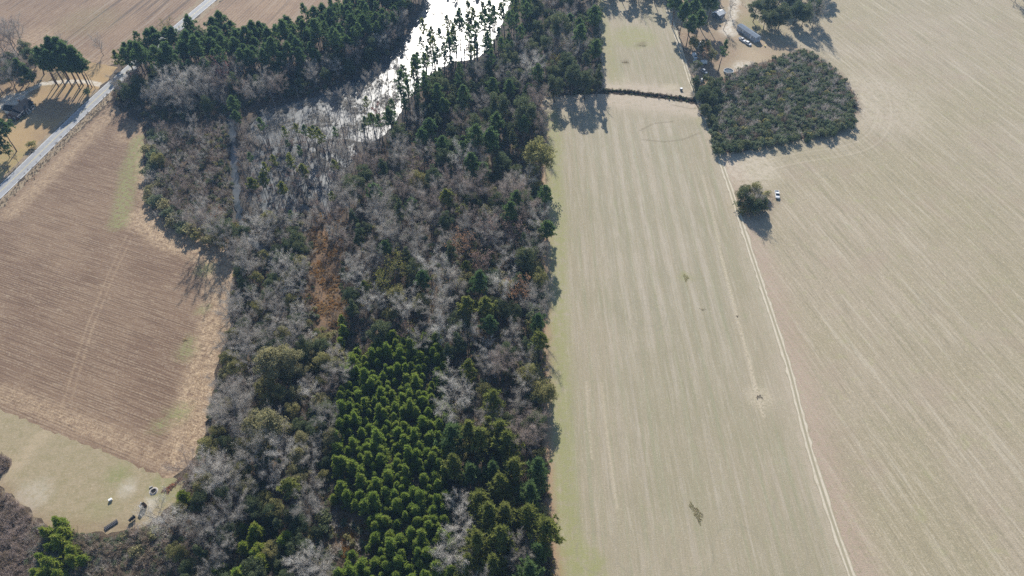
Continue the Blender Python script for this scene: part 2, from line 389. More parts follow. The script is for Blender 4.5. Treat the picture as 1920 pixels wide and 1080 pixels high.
def base_sheet():
    lo, hi = (-340, 10), (340, 470)
    gx, gy = np.meshgrid(np.arange(lo[0], hi[0], 5.0), np.arange(lo[1], hi[1], 5.0)); pts = [np.stack([gx.ravel(), gy.ravel()], 1)]
    ox, oy = np.meshgrid(np.arange(-2400, 2401, 300.0), np.arange(-2400, 2401, 300.0)); o = np.stack([ox.ravel(), oy.ravel()], 1)
    o = o[(np.abs(o[:, 0]) > 360) | (o[:, 1] < -10) | (o[:, 1] > 490)]; pts += [o, wetgrid]
    for ln, offs in ((DITCH, (-2.2, -1.5, -1.0, -.5, 0, .5, 1.0, 1.5, 2.2)), (STREAM, (-3, -2, -1, 0, 1, 2, 3))):
        d = densify(ln, 1.2); tn = np.gradient(d, axis=0); tn /= np.linalg.norm(tn, axis=1)[:, None]; nm = np.stack([-tn[:, 1], tn[:, 0]], 1)
        for k in offs: pts.append(d+nm*k)
    pts = np.vstack(pts); V = [Vector(p) for p in pts]+[Vector(p) for p in far]; n = len(pts)
    vs, es, fs, *_ = delaunay_2d_cdt(V, [(n, n+1), (n+1, n+2), (n+2, n+3), (n+3, n)], [], 1, 1e-4)
    P = np.array([(v.x, v.y) for v in vs]); z = ground_z(P)
    me = bpy.data.meshes.new('ground'); me.from_pydata(np.column_stack([P, z]).tolist(), [], fs); me.materials.append(MF)
    def setp(k, v): a = me.attributes.new(k, 'FLOAT', 'POINT'); a.data.foreach_set('value', np.asarray(v, dtype=np.float32))
    setp('orange', np.maximum(1-softstep(pdist(P, ORANGE), 1, 8), .9*blob(P, 660, 1000, 7)))
    r = np.hypot(P[:, 0], P[:, 1]-200); setp('outer', softstep(r, 330, 480))
    setp('wet', np.maximum(np.maximum(inside(P, POND), inside(P, SWAMP))*1.0, 1-softstep(pdist(P, STREAM), 1.5, 4)))
    me.update(); o = link(bpy.data.objects.new('ground', me)); o['kind'] = 'structure'
base_sheet()

# water -------------------------------------------------------------------
def mat_water(name='pond_water', r0=.28, r1=.47):
    t = NT(name); f = t.noise(.5, 4, .7); g = t.noise(2.5, 3, .6)
    p = t.n('ShaderNodeBsdfPrincipled'); t.put(p.inputs['Base Color'], t.mix(t.ramp(t.noise(.12, 4, .65), .42, .62), (.035, .042, .045), (.10, .105, .105)))
    t.put(p.inputs['Roughness'], t.ramp(f, .3, .7, r0, r1)); p.inputs['IOR'].default_value = 1.33
    p.inputs['Specular IOR Level'].default_value = .6
    t.t.links.new(t.bump(t.math('ADD', f, t.math('MULTIPLY', g, .4)), .2, .2), p.inputs['Normal'])
    t.t.links.new(p.outputs[0], t.out.inputs[0]); return t.m
MW = mat_water()
sheet('pond', POND, -.07, 4, MW, jit=.1, edge=3)
sheet('swamp_water', SWAMP, -.05, 4, MW, jit=.2, edge=3)
strip('stream', STREAM, 2.6, -.18, mat_water('stream_water', .05, .14), jit=.35)

# fields ------------------------------------------------------------------
LEFT_EDGE = GP([(1000, 190), (1012, 260), (1010, 330), (1016, 420), (1012, 500), (1012, 600), (1014, 700), (1012, 800), (1016, 900), (1022, 1000), (1030, 1080), (1036, 1300)])
MID = np.vstack([GP([(1010, 181), (1140, 176.5), (1180, 178.5), (1240, 186), (1302, 195)]), TRACK[6:-1]+np.array([0.4, 0]), GP([(1040, 1300)]), LEFT_EDGE[::-1][1:-1]])
swc = [G(1120, 260)[0], G(1395, 560)[0]]
pl1 = GP([(1100, 715), (1104, 790), (1110, 860)]); pl2 = GP([(1128, 720), (1140, 830), (1156, 950)])
pl3 = GP([(1352, 480), (1382, 595), (1405, 680), (1418, 735), (1432, 780)]); pl4 = GP([(1318, 330), (1345, 440), (1352, 480)])
dk1 = GP([(1205, 262), (1245, 266), (1280, 262), (1310, 250)]); dk2 = GP([(1262, 197), (1290, 203), (1305, 204)])
dk3 = GP([(1200, 245), (1225, 232), (1260, 228)])
RINGS = [(*G(1212, 592)[:2], 6.4, .55), (*G(1212, 592)[:2], 4.2, .5), (*G(1190, 1035)[:2], 5, .4), (*G(1290, 1035)[:2], 6, .4), (*G(1385, 1030)[:2], 6, .45), (*G(1470, 1030)[:2], 5.5, .4),
         (*G(1490, 960)[:2], 5, .45), (*G(1120, 1035)[:2], 5, .4), (*G(1125, 208)[:2], 3, .4), (*G(1160, 208)[:2], 3.2, .4)]
sheet('hay_field', MID, .02, 2.0, mat_hay('hay_stubble', RINGS), {
    'green': lambda P: np.clip((1-softstep(np.abs(pdist(P, LEFT_EDGE)-5.5), 2.0, 5))*.9 + blob(P, 1335, 225, 9)*.7 + blob(P, 1095, 1065, 7)*1.0 + .7*blob(P, 1285, 520, 3), 0, 1),
    'litter': lambda P: (1-softstep(pdist(P, LEFT_EDGE), 1.6, 4.0)),
    'head': lambda P: np.clip((1-softstep(pdist(P, DITCH), 8, 17))*.8+(1-softstep(pdist(P, TRACK), 1.5, 5))*.5, 0, 1),
    'swath': lambda P: softstep(P[:, 0], 26, 34)*(1-softstep(P[:, 0], 64, 72))*softstep(P[:, 1], 80, 150)*(1-softstep(P[:, 1], 238, 252)),
    'pale': lambda P: np.clip((1-softstep(pdist(P, pl1), .15, .6))*.6+(1-softstep(pdist(P, pl2), .15, .6))*.65+(1-softstep(pdist(P, pl3), .2, .8))+(1-softstep(pdist(P, pl4), .3, .8))*.6+.7*blob(P, 1425, 745, 5), 0, 1),
    'dark': lambda P: np.clip((1-softstep(pdist(P, dk1), .15, .7))*.45+.4*(1-softstep(pdist(P, dk2), .2, .7))+.5*(1-softstep(pdist(P, dk3), .15, .6)), 0, 1)},
    lines=[(pl1, .5), (pl2, .5), (pl3, .6), (pl4, .5), (dk1, .45), (dk2, .45), (dk3, .4)])
FARF = np.vstack([GP([(1262, 22), (1279, 88), (1294, 140), (1304, 184), (1240, 176.5), (1180, 169.5), (1140, 167.5), (1120, 168), (1128, 120), (1122, 30), (1118, -40)]), GP([(1225, -40)])])
sheet('hay_field', FARF, .02, 2.5, mat_hay('far_hay_stubble'), {
    'green': lambda P: np.clip(.8*blob(P, 1190, 70, 14)+.6*(1-softstep(np.abs(P[:, 0]-G(1140, 90)[0]), 1, 4)), 0, 1), 'litter': zero,
    'head': lambda P: np.clip((1-softstep(pdist(P, DITCH), 4, 12))*.9, 0, 1), 'swath': zero,
    'pale': lambda P: np.clip(blob(P, 1258, 163, 4)+.8*(1-softstep(pdist(P, GP([(1163, 135), (1170, 150), (1178, 158)])), .4, 1.0)), 0, 1),
    'dark': lambda P: .8*blob(P, 1172, 117, 2.5)+.7*blob(P, 1203, 83, 3)})
PAST = np.vstack([TRACK[4:-1]+np.array([-.4, 0]), GP([(2600, 1300), (3200, -160), (1240, -160)])])
sheet('pasture', PAST, .027, 3.0, mat_pasture(), {
    'edgedist': lambda P: pdist(P, np.vstack([SCRUB, SCRUB[:1]])), 'ringmask': lambda P: (1-softstep(pdist(P, np.vstack([SCRUB, SCRUB[:1]])), 10, 30))*.42,
    'pink': lambda P: np.clip((1-softstep(pdist(P, TRACK), 3, 11))*.8, 0, 1),
    'pale': lambda P: np.clip(blob(P, 1400, 310, 16)*.7+.4*blob(P, 1640, 190, 30), 0, 1),
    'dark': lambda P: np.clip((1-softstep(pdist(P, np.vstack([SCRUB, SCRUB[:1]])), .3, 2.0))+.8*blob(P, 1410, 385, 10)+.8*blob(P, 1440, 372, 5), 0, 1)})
YARD = GP([(1240, -60), (1262, 20), (1280, 90), (1296, 150), (1306, 178), (1330, 176), (1380, 140), (1440, 122), (1500, 102), (1498, 90), (1440, 62), (1395, 10), (1420, -60)])
MY = mat_two('yard_grass', (.33, .25, .165), (.29, .235, .15), (.42, .33, .22), .12)
drv = GP([(1388, -40), (1376, 10), (1368, 45), (1362, 60)])
sheet('yard', YARD, .03, 2.5, MY, {'pale': lambda P: np.clip((1-softstep(pdist(P, drv), 1.2, 3))+blob(P, 1368, 60, 6)*.7+.8*blob(P, 1400, 128, 8), 0, 1), 'green': lambda P: .5*blob(P, 1430, 45, 14),
    'tan': lambda P: .6*blob(P, 1395, 110, 14), 'brown': lambda P: np.clip(.8*blob(P, 1310, 90, 25)+.8*blob(P, 1310, 150, 16), 0, 1)})
sheet('thicket_floor', SCRUB, .04, 3, mat_two('thicket_ground', (.15, .10, .07), (.12, .085, .06), (.22, .15, .10)))
ISL = smooth_closed(GP([(1372, 350), (1400, 338), (1440, 345), (1452, 378), (1440, 398), (1412, 408), (1385, 395)]))

# tan lane and ruts
t_ = NT('lane_sand'); a_ = t_.attr('across')
rut = t_.ramp(t_.math('ABSOLUTE', t_.math('SUBTRACT', t_.math('ABSOLUTE', a_), .28)), .06, .2, 1, 0)
c_ = t_.mix(rut, (.30, .265, .18), (.54, .475, .37)); c_ = t_.mix(t_.math('MULTIPLY', t_.ramp(t_.noise(.7, 4, .7), .45, .7), .6), c_, (.38, .32, .225))
c_ = t_.mix(t_.math('MULTIPLY', t_.ramp(t_.noise(3, 4, .7), .5, .7), .4), c_, (.26, .22, .15))
ML = t_.diffuse(c_, t_.bump(rut, -.5, .1))
strip('farm_lane', TRACK, 2.2, .045, ML, jit=.16)

# left fields
r0, r1 = G(0, 765), G(310, 890); ROWROT = -math.atan2(r1[1]-r0[1], r1[0]-r0[0])
CORN = np.vstack([GP([(-420, 606), (0, 782), (150, 844), (314, 908), (340, 884), (372, 852), (392, 780), (404, 700), (430, 620), (438, 570), (442, 505), (425, 462), (345, 440), (292, 405), (272, 330), (270, 250), (262, 232), (207, 193)]),
                  GP([(108, 285), (0, 390), (-80, 462), (-420, 780)])])
EDGE_R = GP([(442, 505), (434, 580), (425, 640), (402, 715), (390, 785), (372, 850)])
tl1 = GP([(236, 445), (200, 520), (160, 620), (118, 755)]); tl2 = GP([(246, 447), (212, 520), (172, 620), (132, 755)])
def corn_green(P):
    g = (1-softstep(pdist(P, GP([(262, 262), (243, 320), (232, 380), (222, 420)])), 2.0, 4.6))
    for x, y, r in ((385, 505, 5), (350, 660, 4.5), (335, 775, 5), (380, 580, 3), (355, 640, 3), (300, 800, 3.5)): g = np.maximum(g, .95*blob(P, x, y, r, .8))
    return g
def corn_res(P):
    d = pdist(P, EDGE_R); g = 1-softstep(d, 7.5, 11.5)
    g = np.maximum(g, 1-softstep(pdist(P, GP([(440, 480), (385, 470), (330, 455), (290, 425), (262, 410)])), 3.5, 7))
    g = np.maximum(g, .9*(1-softstep(pdist(P, GP([(285, 390), (268, 330), (268, 275)])), 1.5, 4)))
    g = np.maximum(g, .75*(1-softstep(pdist(P, GP([(0, 735), (100, 775), (200, 815), (320, 868)])), .8, 4.5)))
    g = np.maximum(g, .42*(1-softstep(pdist(P, tl1), .1, .55))); g = np.maximum(g, .42*(1-softstep(pdist(P, tl2), .1, .55)))
    g = np.maximum(g, .7*(1-softstep(pdist(P, GP([(20, 400), (110, 310), (215, 205)])), 2.0, 5)))
    g = np.maximum(g, .6*blob(P, 250, 250, 10))
    return g
sheet('corn_field', CORN, .02, 2.0, mat_stubble(ROWROT), {'green': corn_green, 'residue': corn_res}, lines=[(tl1, .4), (tl2, .4)])
f0, f1 = G(18, 40), G(78, 0); FURR = -math.atan2(f1[1]-f0[1], f1[0]-f0[0])
TOPL = GP([(-500, 330), (-120, 120), (60, 98), (110, 104), (150, 114), (205, 122), (268, 100), (345, 33), (420, -30), (640, -210), (-700, -200)])
sheet('fallow_field', TOPL, .02, 5, mat_stubble(FURR, 'fallow_stubble', 1.12, .2, .75), {'green': lambda P: .25*blob(P, 165, 40, 20), 'residue': lambda P: np.clip(.5*(1-softstep(pdist(P, GP([(160, 120), (205, 116), (240, 105)])), 4, 9))+.45*blob(P, 70, 70, 14)+.08, 0, 1)})
TOPR = GP([(352, 54), (430, -10), (660, -210), (780, -150), (700, -10), (600, 60), (470, 75)])
sheet('fallow_field', TOPR, .02, 5, mat_stubble(FURR, 'far_fallow_stubble', 1.25, .2, .45), {'green': zero, 'residue': lambda P: np.full(len(P), .22)})
GRASS = GP([(-420, 600), (0, 768), (150, 831), (314, 895), (350, 902), (342, 930), (300, 965), (262, 990), (200, 1002), (92, 990), (60, 962), (0, 912), (-380, 700)])
sheet('grass_clearing', GRASS, .03, 2, mat_two('clearing_grass', (.315, .255, .16), (.27, .225, .13), (.44, .355, .24), .45), {
    'green': lambda P: np.clip(blob(P, 222, 890, 5, .8)*.6+.45*blob(P, 310, 915, 6)+.25*blob(P, 190, 955, 5), 0, 1),
    'pale': lambda P: np.clip(.5*blob(P, 238, 915, 3)+.8*blob(P, 283, 942, 1.6)+.3*blob(P, 60, 930, 6), 0, 1), 'brown': lambda P: .5*(1-softstep(pdist(P, GP([(0, 912), (92, 990), (262, 990)])), .5, 3.5)),
    'tan': lambda P: .6*(1-softstep(pdist(P, GP([(0, 905), (95, 800)])), 1, 3))})
sheet('weedy_ground', GP([(-380, 705), (0, 914), (58, 962), (90, 992), (60, 1060), (60, 1300), (-300, 1300)]), .015, 2.5, mat_two('weedy_soil', (.21, .16, .12), (.18, .15, .105), (.27, .21, .155), .3))
sheet('weedy_ground', GP([(-300, 730), (-60, 835), (20, 858), (22, 872), (0, 896), (-60, 868), (-300, 770)]), .045, 2.5, mat_two('weedy_soil_dark', (.17, .125, .095), (.15, .12, .085), (.22, .17, .12), .3))
# lawn by the road
LAWN = GP([(-260, 560), (-80, 410), (0, 342), (90, 256), (190, 160), (200, 152), (220, 126), (160, 114), (110, 104), (60, 130), (-40, 150), (-400, 250)])
drv2 = GP([(-60, 235), (10, 192), (40, 178), (75, 158), (115, 153), (160, 153), (194, 160)])
sheet('lawn', LAWN, .03, 2.2, mat_two('winter_lawn', (.36, .25, .125), (.33, .225, .115), (.42, .31, .17), .12), {
    'green': lambda P: np.clip(.35*blob(P, 20, 310, 14)+.4*blob(P, 90, 140, 14), 0, 1), 'tan': lambda P: .5*blob(P, 60, 215, 8), 'brown': lambda P: np.clip(.8*blob(P, 110, 200, 13)+.5*blob(P, 90, 250, 8)+.9*blob(P, 30, 120, 40), 0, 1),
    'pale': lambda P: np.clip((1-softstep(pdist(P, drv2), 1.0, 1.9))+1.0*blob(P, 22, 190, 8, .4), 0, 1)}, lines=[(drv2, 1.4)])
# road with markings
t_ = NT('asphalt'); a_ = t_.attr('across')
c_ = t_.mix(t_.ramp(t_.noise(.4, 4, .7), .35, .65), (.27, .27, .275), (.32, .32, .32)); c_ = t_.mix(t_.math('MULTIPLY', t_.ramp(t_.noise(5, 3, .7), .5, .7), .5), c_, (.22, .22, .225))
MA = t_.diffuse(c_, t_.bump(t_.noise(8, 2), .2, .03), rough=.75, spec=.3)
strip('road', ROAD, 5.8, .055, MA, step=3)
PAINT = plain('road_paint', (.72, .72, .70), .6, .3); PAINTY = plain('yellow_paint', (.62, .52, .26), .6, .3)
strip('edge_line', ROAD, .16, .060, PAINT, step=3, off=2.6); strip('edge_line', ROAD, .16, .060, PAINT, step=3, off=-2.6)
strip('centre_line', ROAD, .14, .060, PAINTY, step=3, off=.14); strip('centre_line', ROAD, .14, .060, PAINTY, step=3, off=-.14)
MV = mat_two('verge_grass', (.30, .235, .155), (.24, .18, .12), (.38, .30, .20), .4)
strip('verge', ROAD[:5]+np.array([0, 0]), 3.4, .035, MV, off=-4.9, jit=.5); strip('verge', ROAD[:5], 1.8, .036, MV, off=4.0, jit=.3)
strip('verge', ROAD[5:], 3.0, .035, MV, off=-4.7, jit=.5); strip('verge', ROAD[5:], 3.0, .036, MV, off=4.7, jit=.5)

# ------------------------------------------------------------------ tree meshes
UP = np.array((0, 0, 1.0))
def unit(v): return v/(np.linalg.norm(v, axis=-1, keepdims=True)+1e-9)
def tube(pts, radii, k=4):
    pts = np.asarray(pts, float); n = len(pts); tn = unit(np.gradient(pts, axis=0)); out = []
    ref = np.array((1.0, 0, 0)) if abs(tn[0][0]) < .8 else np.array((0, 1.0, 0))
    a = unit(np.cross(tn, ref)); b = np.cross(tn, a)
    ang = np.arange(k)*2*np.pi/k
    R = pts[:, None]+np.asarray(radii)[:, None, None]*(np.cos(ang)[None, :, None]*a[:, None]+np.sin(ang)[None, :, None]*b[:, None])
    p, q = R[:-1], R[1:]; p2, q2 = np.roll(p, -1, 1), np.roll(q, -1, 1)
    t1 = np.stack([p, p2, q2], 2).reshape(-1, 3, 3); t2 = np.stack([p, q2, q], 2).reshape(-1, 3, 3)
    return np.concatenate([t1, t2])
def slivers(base, d, L, w, r):
    """thin triangles from base along d"""
    n = len(base); s = unit(np.cross(d, r.normal(size=(n, 3))))
    return np.stack([base-s*w[:, None]*.5, base+s*w[:, None]*.5, base+d*L[:, None]], 1)
def leafs(c, nrm, size, r):
    n = len(c); u = unit(np.cross(nrm, r.normal(size=(n, 3)))); v = np.cross(nrm, u); s = size[:, None]
    return np.stack([c-u*s*.5-v*s*.35, c+u*s*.5-v*s*.35, c+v*s*.65], 1)

def g_pine(seed, h, R, frac, nl, per, cr, ntw=5, flat=False):
    r = np.random.default_rng(seed); wood = []; leaf = []
    lean = r.normal(0, .012*h, 2); zz = np.linspace(0, h, 7)
    tr = np.stack([lean[0]*(zz/h)**2+r.normal(0, .05, 7), lean[1]*(zz/h)**2+r.normal(0, .05, 7), zz], 1)
    wood.append(tube(tr, (.017*h)*(1-.86*zz/h), 6))
    def at(t): return np.array([np.interp(t*h, zz, tr[:, i]) for i in range(3)])
    az = r.uniform(0, 6.28)
    for i in range(nl):
        t = 1-frac+frac*(i+.5)/nl; s = (t-(1-frac))/frac
        prof = (math.sin(math.pi*min(1, .22+.78*s)**.9)*.75+.35*(1-s)) if not flat else (1-s)**.75+.08
        L = R*max(.22, min(1.1, prof))*r.uniform(.7, 1.15); az += 2.4+r.normal(0, .3)
        el = r.uniform(-.05, .35)+.6*s; d = np.array((math.cos(az)*math.cos(el), math.sin(az)*math.cos(el), math.sin(el)))
        p0 = at(t); q = np.array([p0, p0+d*L*.5+UP*.02*L, p0+d*L+UP*.14*L])
        wood.append(tube(q, (.0035*h*(1.2-s*.6), .0026*h, .001*h), 3))
        for k in range(ntw):
            f = r.uniform(.38, 1.0) if k else 1.0
            c = p0+d*L*f+UP*.12*L*f*f+r.normal(0, .16*L+.08, 3)*np.array((1, 1, .6))
            dd = unit(r.normal(size=(per, 3))+UP*.55); LL = cr*r.uniform(.55, 1.15, per)
            leaf.append(slivers(np.repeat(c[None], per, 0)+dd*.12*cr, dd, LL, cr*r.uniform(.28, .5, per), r))
    for k in range(5):
        c = at(1.0)+r.normal(0, .25, 3); dd = unit(r.normal(size=(per, 3))+UP*.9)
        leaf.append(slivers(np.repeat(c[None], per, 0), dd, cr*r.uniform(.6, 1.2, per), cr*r.uniform(.28, .5, per), r))
    return np.concatenate(wood), np.concatenate(leaf)

def g_bare(seed, h, R, nl=12, nsub=9, ntw=34, tw=.025, spread=1.0, leaf_n=0, tl=1.0):
    r = np.random.default_rng(seed); wood = []; tws = []; lf = []
    zz = np.linspace(0, h*.72, 6); wob = np.cumsum(r.normal(0, .018*h, (6, 2)), 0); wob[0] = 0
    tr = np.column_stack([wob, zz]); wood.append(tube(tr, .016*h*(1-.8*zz/(h*.72)), 6))
    def at(t): return np.array([np.interp(t*h*.72, zz, tr[:, i]) for i in range(3)])
    az = r.uniform(0, 6.28)
    for i in range(nl):
        t = .32+.68*(i+r.uniform(0, .8))/nl; az += 2.4+r.normal(0, .4); el = r.uniform(.45, .85)+.5*max(0, t-.6)
        d = np.array((math.cos(az)*math.cos(el), math.sin(az)*math.cos(el), math.sin(el)))
        L = min(h-t*h*.72, h*.5)*r.uniform(.75, 1.05)/max(.6, math.sin(el))*.85; L = min(L, R*spread/max(.35, math.cos(el))*1.05)
        p0 = at(t); b = r.normal(0, .08*L, 3)
        q = np.array([p0, p0+d*L*.33+b*.5, p0+d*L*.66+b+UP*.05*L, p0+d*L+UP*.14*L+b])
        wood.append(tube(q, np.array((.007, .005, .0032, .0012))*h*(1.15-.5*t), 4))
        for k in range(nsub):
            f = .25+.75*(k+r.uniform(0, 1))/nsub; f = min(f, 1)
            c = np.array([np.interp(f, (0, .33, .66, 1), q[:, j]) for j in range(3)])
            d2 = unit(d*.7+r.normal(0, .62, 3)+UP*.35); L2 = L*r.uniform(.28, .5)*(1.15-.55*f)
            e = c+d2*L2; m = c+d2*L2*.5+r.normal(0, .06*L2, 3)
            wood.append(tube(np.array([c, m, e]), np.array((.0024, .0016, .0007))*h, 3))
            g = r.uniform(.0, 1.25, ntw)[:, None]; bs = c+(e-c)*g+r.normal(0, .16, (ntw, 3))
            dd = unit(d2*.5+r.normal(0, .75, (ntw, 3))+UP*.3)
            tws.append(slivers(bs, dd, tl*r.uniform(.5, 1.2, ntw), tw*r.uniform(.7, 1.3, ntw), r))
            if leaf_n:
                nn = leaf_n; g = r.uniform(.2, 1.15, nn)[:, None]
                lf.append(leafs(c+(e-c)*g+r.normal(0, .35, (nn, 3)), unit(r.normal(size=(nn, 3))+UP*.4), r.uniform(.16, .36, nn), r))
    return np.concatenate(wood), np.concatenate(tws), (np.concatenate(lf) if leaf_n else None)

def g_broad(seed, h, R, nlobe=22, per=110, size=.34, z0=.22, sq=1.0):
    r = np.random.default_rng(seed); wood = []; leaf = []
    zz = np.linspace(0, h*.7, 5); wob = np.cumsum(r.normal(0, .02*h, (5, 2)), 0); wob[0] = 0
    tr = np.column_stack([wob, zz]); wood.append(tube(tr, .02*h*(1-.8*zz/(h*.7)), 6))
    ch = h*(1-z0)/2; cz = h*z0+ch
    for i in range(nlobe):
        u = unit(r.normal(size=3)); u[2] = abs(u[2])*1.2-.6 if i % 2 else u[2]
        rad = r.uniform(.5, .88); c = np.array((u[0]*R*rad*sq, u[1]*R*rad*sq, cz+u[2]*ch*rad))
        lr = R*r.uniform(.26, .42); n = int(per*r.uniform(.7, 1.3))
        dd = unit(r.normal(size=(n, 3))+UP*.25); p = c+dd*lr*(r.uniform(.35, 1.08, n)**.6)[:, None]*np.array((1, 1, .85))
        leaf.append(leafs(p, unit(dd*.7+r.normal(0, .8, (n, 3))), size*r.uniform(.6, 1.3, n), r))
        if i < 9:
            b = np.array([np.interp(h*.35, zz, tr[:, j]) for j in range(3)]); wood.append(tube(np.array([b, (b+c)/2+r.normal(0, .15, 3), c]), np.array((.008, .005, .002))*h, 3))
    return np.concatenate(wood), np.concatenate(leaf)
def g_snag(seed, h, n=9):
    r = np.random.default_rng(seed); zz = np.linspace(0, h, 6); wob = np.cumsum(r.normal(0, .012*h, (6, 2)), 0); wob[0] = 0
    tr = np.column_stack([wob, zz]); wood = [tube(tr, .0105*h*(1-.75*zz/h)+.02, 5)]
    for i in range(n):
        t = r.uniform(.35, 1); p = np.array([np.interp(t*h, zz, tr[:, j]) for j in range(3)]); a = r.uniform(0, 6.28); L = r.uniform(.4, 1.7)*(1.25-t)
        d = np.array((math.cos(a), math.sin(a), r.uniform(.1, .8))); wood.append(tube(np.array([p, p+d*L*.6, p+d*L+UP*.1]), (.05, .035, .015), 3))
    return np.concatenate(wood)
def g_shrub(seed, h, R, n=420, size=.26, nl=9):
    r = np.random.default_rng(seed); out = []
    for i in range(nl):
        a = r.uniform(0, 6.28); q = R*.62*math.sqrt(r.uniform(0, 1)); c = np.array((q*math.cos(a), q*math.sin(a), h*r.uniform(.35, .72)*(1-.35*q/R))); lr = R*r.uniform(.3, .5); k = n//nl
        dd = unit(r.normal(size=(k, 3))+UP*.3); p = c+dd*lr*(r.uniform(.3, 1.1, k)**.6)[:, None]; p[:, 2] = np.abs(p[:, 2])
        out.append(leafs(p, unit(dd*.6+r.normal(0, .8, (k, 3))), size*r.uniform(.6, 1.3, k), r))
    return np.concatenate(out)
def g_brush(seed, h, R, n=420, w=.05):
    r = np.random.default_rng(seed); out = []
    st = 16
    for i in range(st):
        a = r.uniform(0, 6.28); b = np.array((r.normal(0, .25*R), r.normal(0, .25*R), 0)); el = r.uniform(.75, 1.45); d = np.array((math.cos(a)*math.cos(el), math.sin(a)*math.cos(el), math.sin(el)))
        L = h*r.uniform(.7, 1.1); out.append(slivers(b[None], d[None], np.array([L]), np.array([w*1.6]), r))
        k = n//st; g = r.uniform(.25, 1, k); bs = b+d*(L*g)[:, None]; dd = unit(d*.5+r.normal(0, .6, (k, 3))+UP*.15)
        out.append(slivers(bs, dd, R*r.uniform(.25, .7, k), w*r.uniform(.6, 1.2, k), r))
    t = np.concatenate(out); t[:, :, 2] = np.maximum(t[:, :, 2], .02); return t
def g_tuft(seed, h, n=26, w=.12):
    r = np.random.default_rng(seed); b = np.column_stack([r.normal(0, .16, (n, 2)), np.zeros(n)]); d = unit(np.column_stack([r.normal(0, .7, (n, 2)), np.ones(n)]))
    return slivers(b, d, h*r.uniform(.5, 1.2, n), w*r.uniform(.6, 1.3, n), r)

# bark and leaf materials
BARK_PINE = foliage('pine_bark', (.17, .115, .085), (.21, .15, .115), (.11, .08, .062), 0)
BARK_GREY = foliage('grey_bark', (.185, .165, .15), (.14, .125, .112), (.10, .09, .08), 0)
BARK_DARK = foliage('dark_bark', (.12, .10, .085), (.16, .13, .11), (.08, .068, .06), 0)
BARK_DEAD = foliage('weathered_wood', (.12, .115, .12), (.22, .215, .22), (.07, .067, .07), 0)
L = {
 'pine_dark': foliage('dark_pine_needles', (.115, .185, .070), (.155, .220, .078), (.085, .138, .056), .5),
 'pine_olive': foliage('olive_pine_needles', (.210, .235, .060), (.250, .260, .075), (.145, .175, .050), .5),  # the needles' own yellower olive green
 'pine_young': foliage('young_pine_needles', (.250, .330, .062), (.285, .340, .072), (.180, .265, .050), .56),
 'pine_bright': foliage('bright_pine_needles', (.270, .330, .060), (.225, .310, .055), (.35, .36, .085), .52),
 'ever_dark': foliage('dark_evergreen_leaves', (.120, .155, .080), (.175, .192, .094), (.085, .115, .060), .48),
 'ever_olive': foliage('olive_leaves', (.300, .285, .115), (.340, .310, .140), (.215, .215, .092), .5),
 'ever_pale': foliage('pale_olive_leaves', (.350, .315, .165), (.300, .285, .145), (.24, .225, .12), .42),
 'bare_grey': foliage('grey_twigs', (.53, .485, .425), (.44, .40, .35), (.36, .325, .285), .28),
 'bare_silver': foliage('silver_twigs', (.70, .655, .585), (.60, .56, .50), (.50, .46, .41), .28),
 'bare_brown': foliage('brown_twigs', (.33, .26, .19), (.27, .21, .16), (.215, .165, .125), .25),
 'bare_purple': foliage('mauve_twigs', (.45, .365, .315), (.40, .325, .28), (.32, .26, .22), .28),
 'rust': foliage('rusty_leaves', (.42, .23, .12), (.46, .28, .17), (.34, .20, .12), .35),
 'red': foliage('red_leaves', (.40, .13, .10), (.36, .15, .12), (.30, .12, .10), .35),
 'pinkish': foliage('pinkish_leaves', (.42, .27, .215), (.38, .26, .21), (.33, .23, .19), .3),
 'yellow': foliage('yellow_leaves', (.36, .31, .075), (.30, .285, .07), (.24, .23, .07), .35),
 'scrub': foliage('scrub_leaves', (.175, .215, .120), (.205, .225, .135), (.125, .165, .090), .4),
 'straw': foliage('straw_blades', (.52, .40, .24), (.60, .47, .30), (.44, .33, .19), .3),
 'orange_grass': foliage('orange_marsh_grass', (.42, .235, .085), (.52, .34, .12), (.32, .18, .08), .35),
 'marsh': foliage('pale_marsh_grass', (.47, .43, .36), (.55, .51, .45), (.38, .345, .29), .2),
}
MESH = {}   # kind -> list of (wood tris, leaf tris, twig tris)
MESH['pine'] = [g_pine(100+i, 17+i % 3, 3.7, .48, 26, 18, 1.05, 6) for i in range(5)]
MESH['thin_pine'] = [g_pine(120+i, 14.5, 1.9, .42, 15, 14, .75, 4) for i in range(4)]
MESH['field_pine'] = [g_pine(140+i, 10.5, 2.7, .8, 28, 17, .85) for i in range(4)]
MESH['young_pine'] = [g_pine(160+i, 4.2+.25*i, 1.5+.08*(i % 4), .93, 26, 15, .56, 7, True) for i in range(7)]
MESH['tall_broad'] = [g_broad(180+i, 13, 3.1, 30, 170, .27, .18) for i in range(4)]
MESH['broad'] = [g_broad(200+i, 9, 3.0, 28, 170, .25, .14) for i in range(5)]
MESH['column'] = [g_broad(220+i, 11, 1.7, 26, 140, .26, .12) for i in range(3)]
MESH['bare'] = [g_bare(240+i, 12, 3.4) for i in range(6)]
MESH['slim_bare'] = [g_bare(260+i, 11, 2.1, 10, 8, 28) for i in range(4)]
MESH['autumn'] = [g_bare(280+i, 11, 2.9, 10, 7, 7, .045, 1.0, 9) for i in range(4)]
MESH['snag'] = [g_snag(300+i, 8+i) for i in range(5)]
MESH['shrub'] = [g_shrub(320+i, 2.3, 1.5) for i in range(5)]
MESH['brush'] = [g_brush(340+i, 2.2, 1.5) for i in range(5)]
MESH['tuft'] = [g_tuft(360+i, .55) for i in range(4)]
MESH['marsh'] = [g_tuft(370+i, 1.0, 34, .11) for i in range(4)]
cache = {}
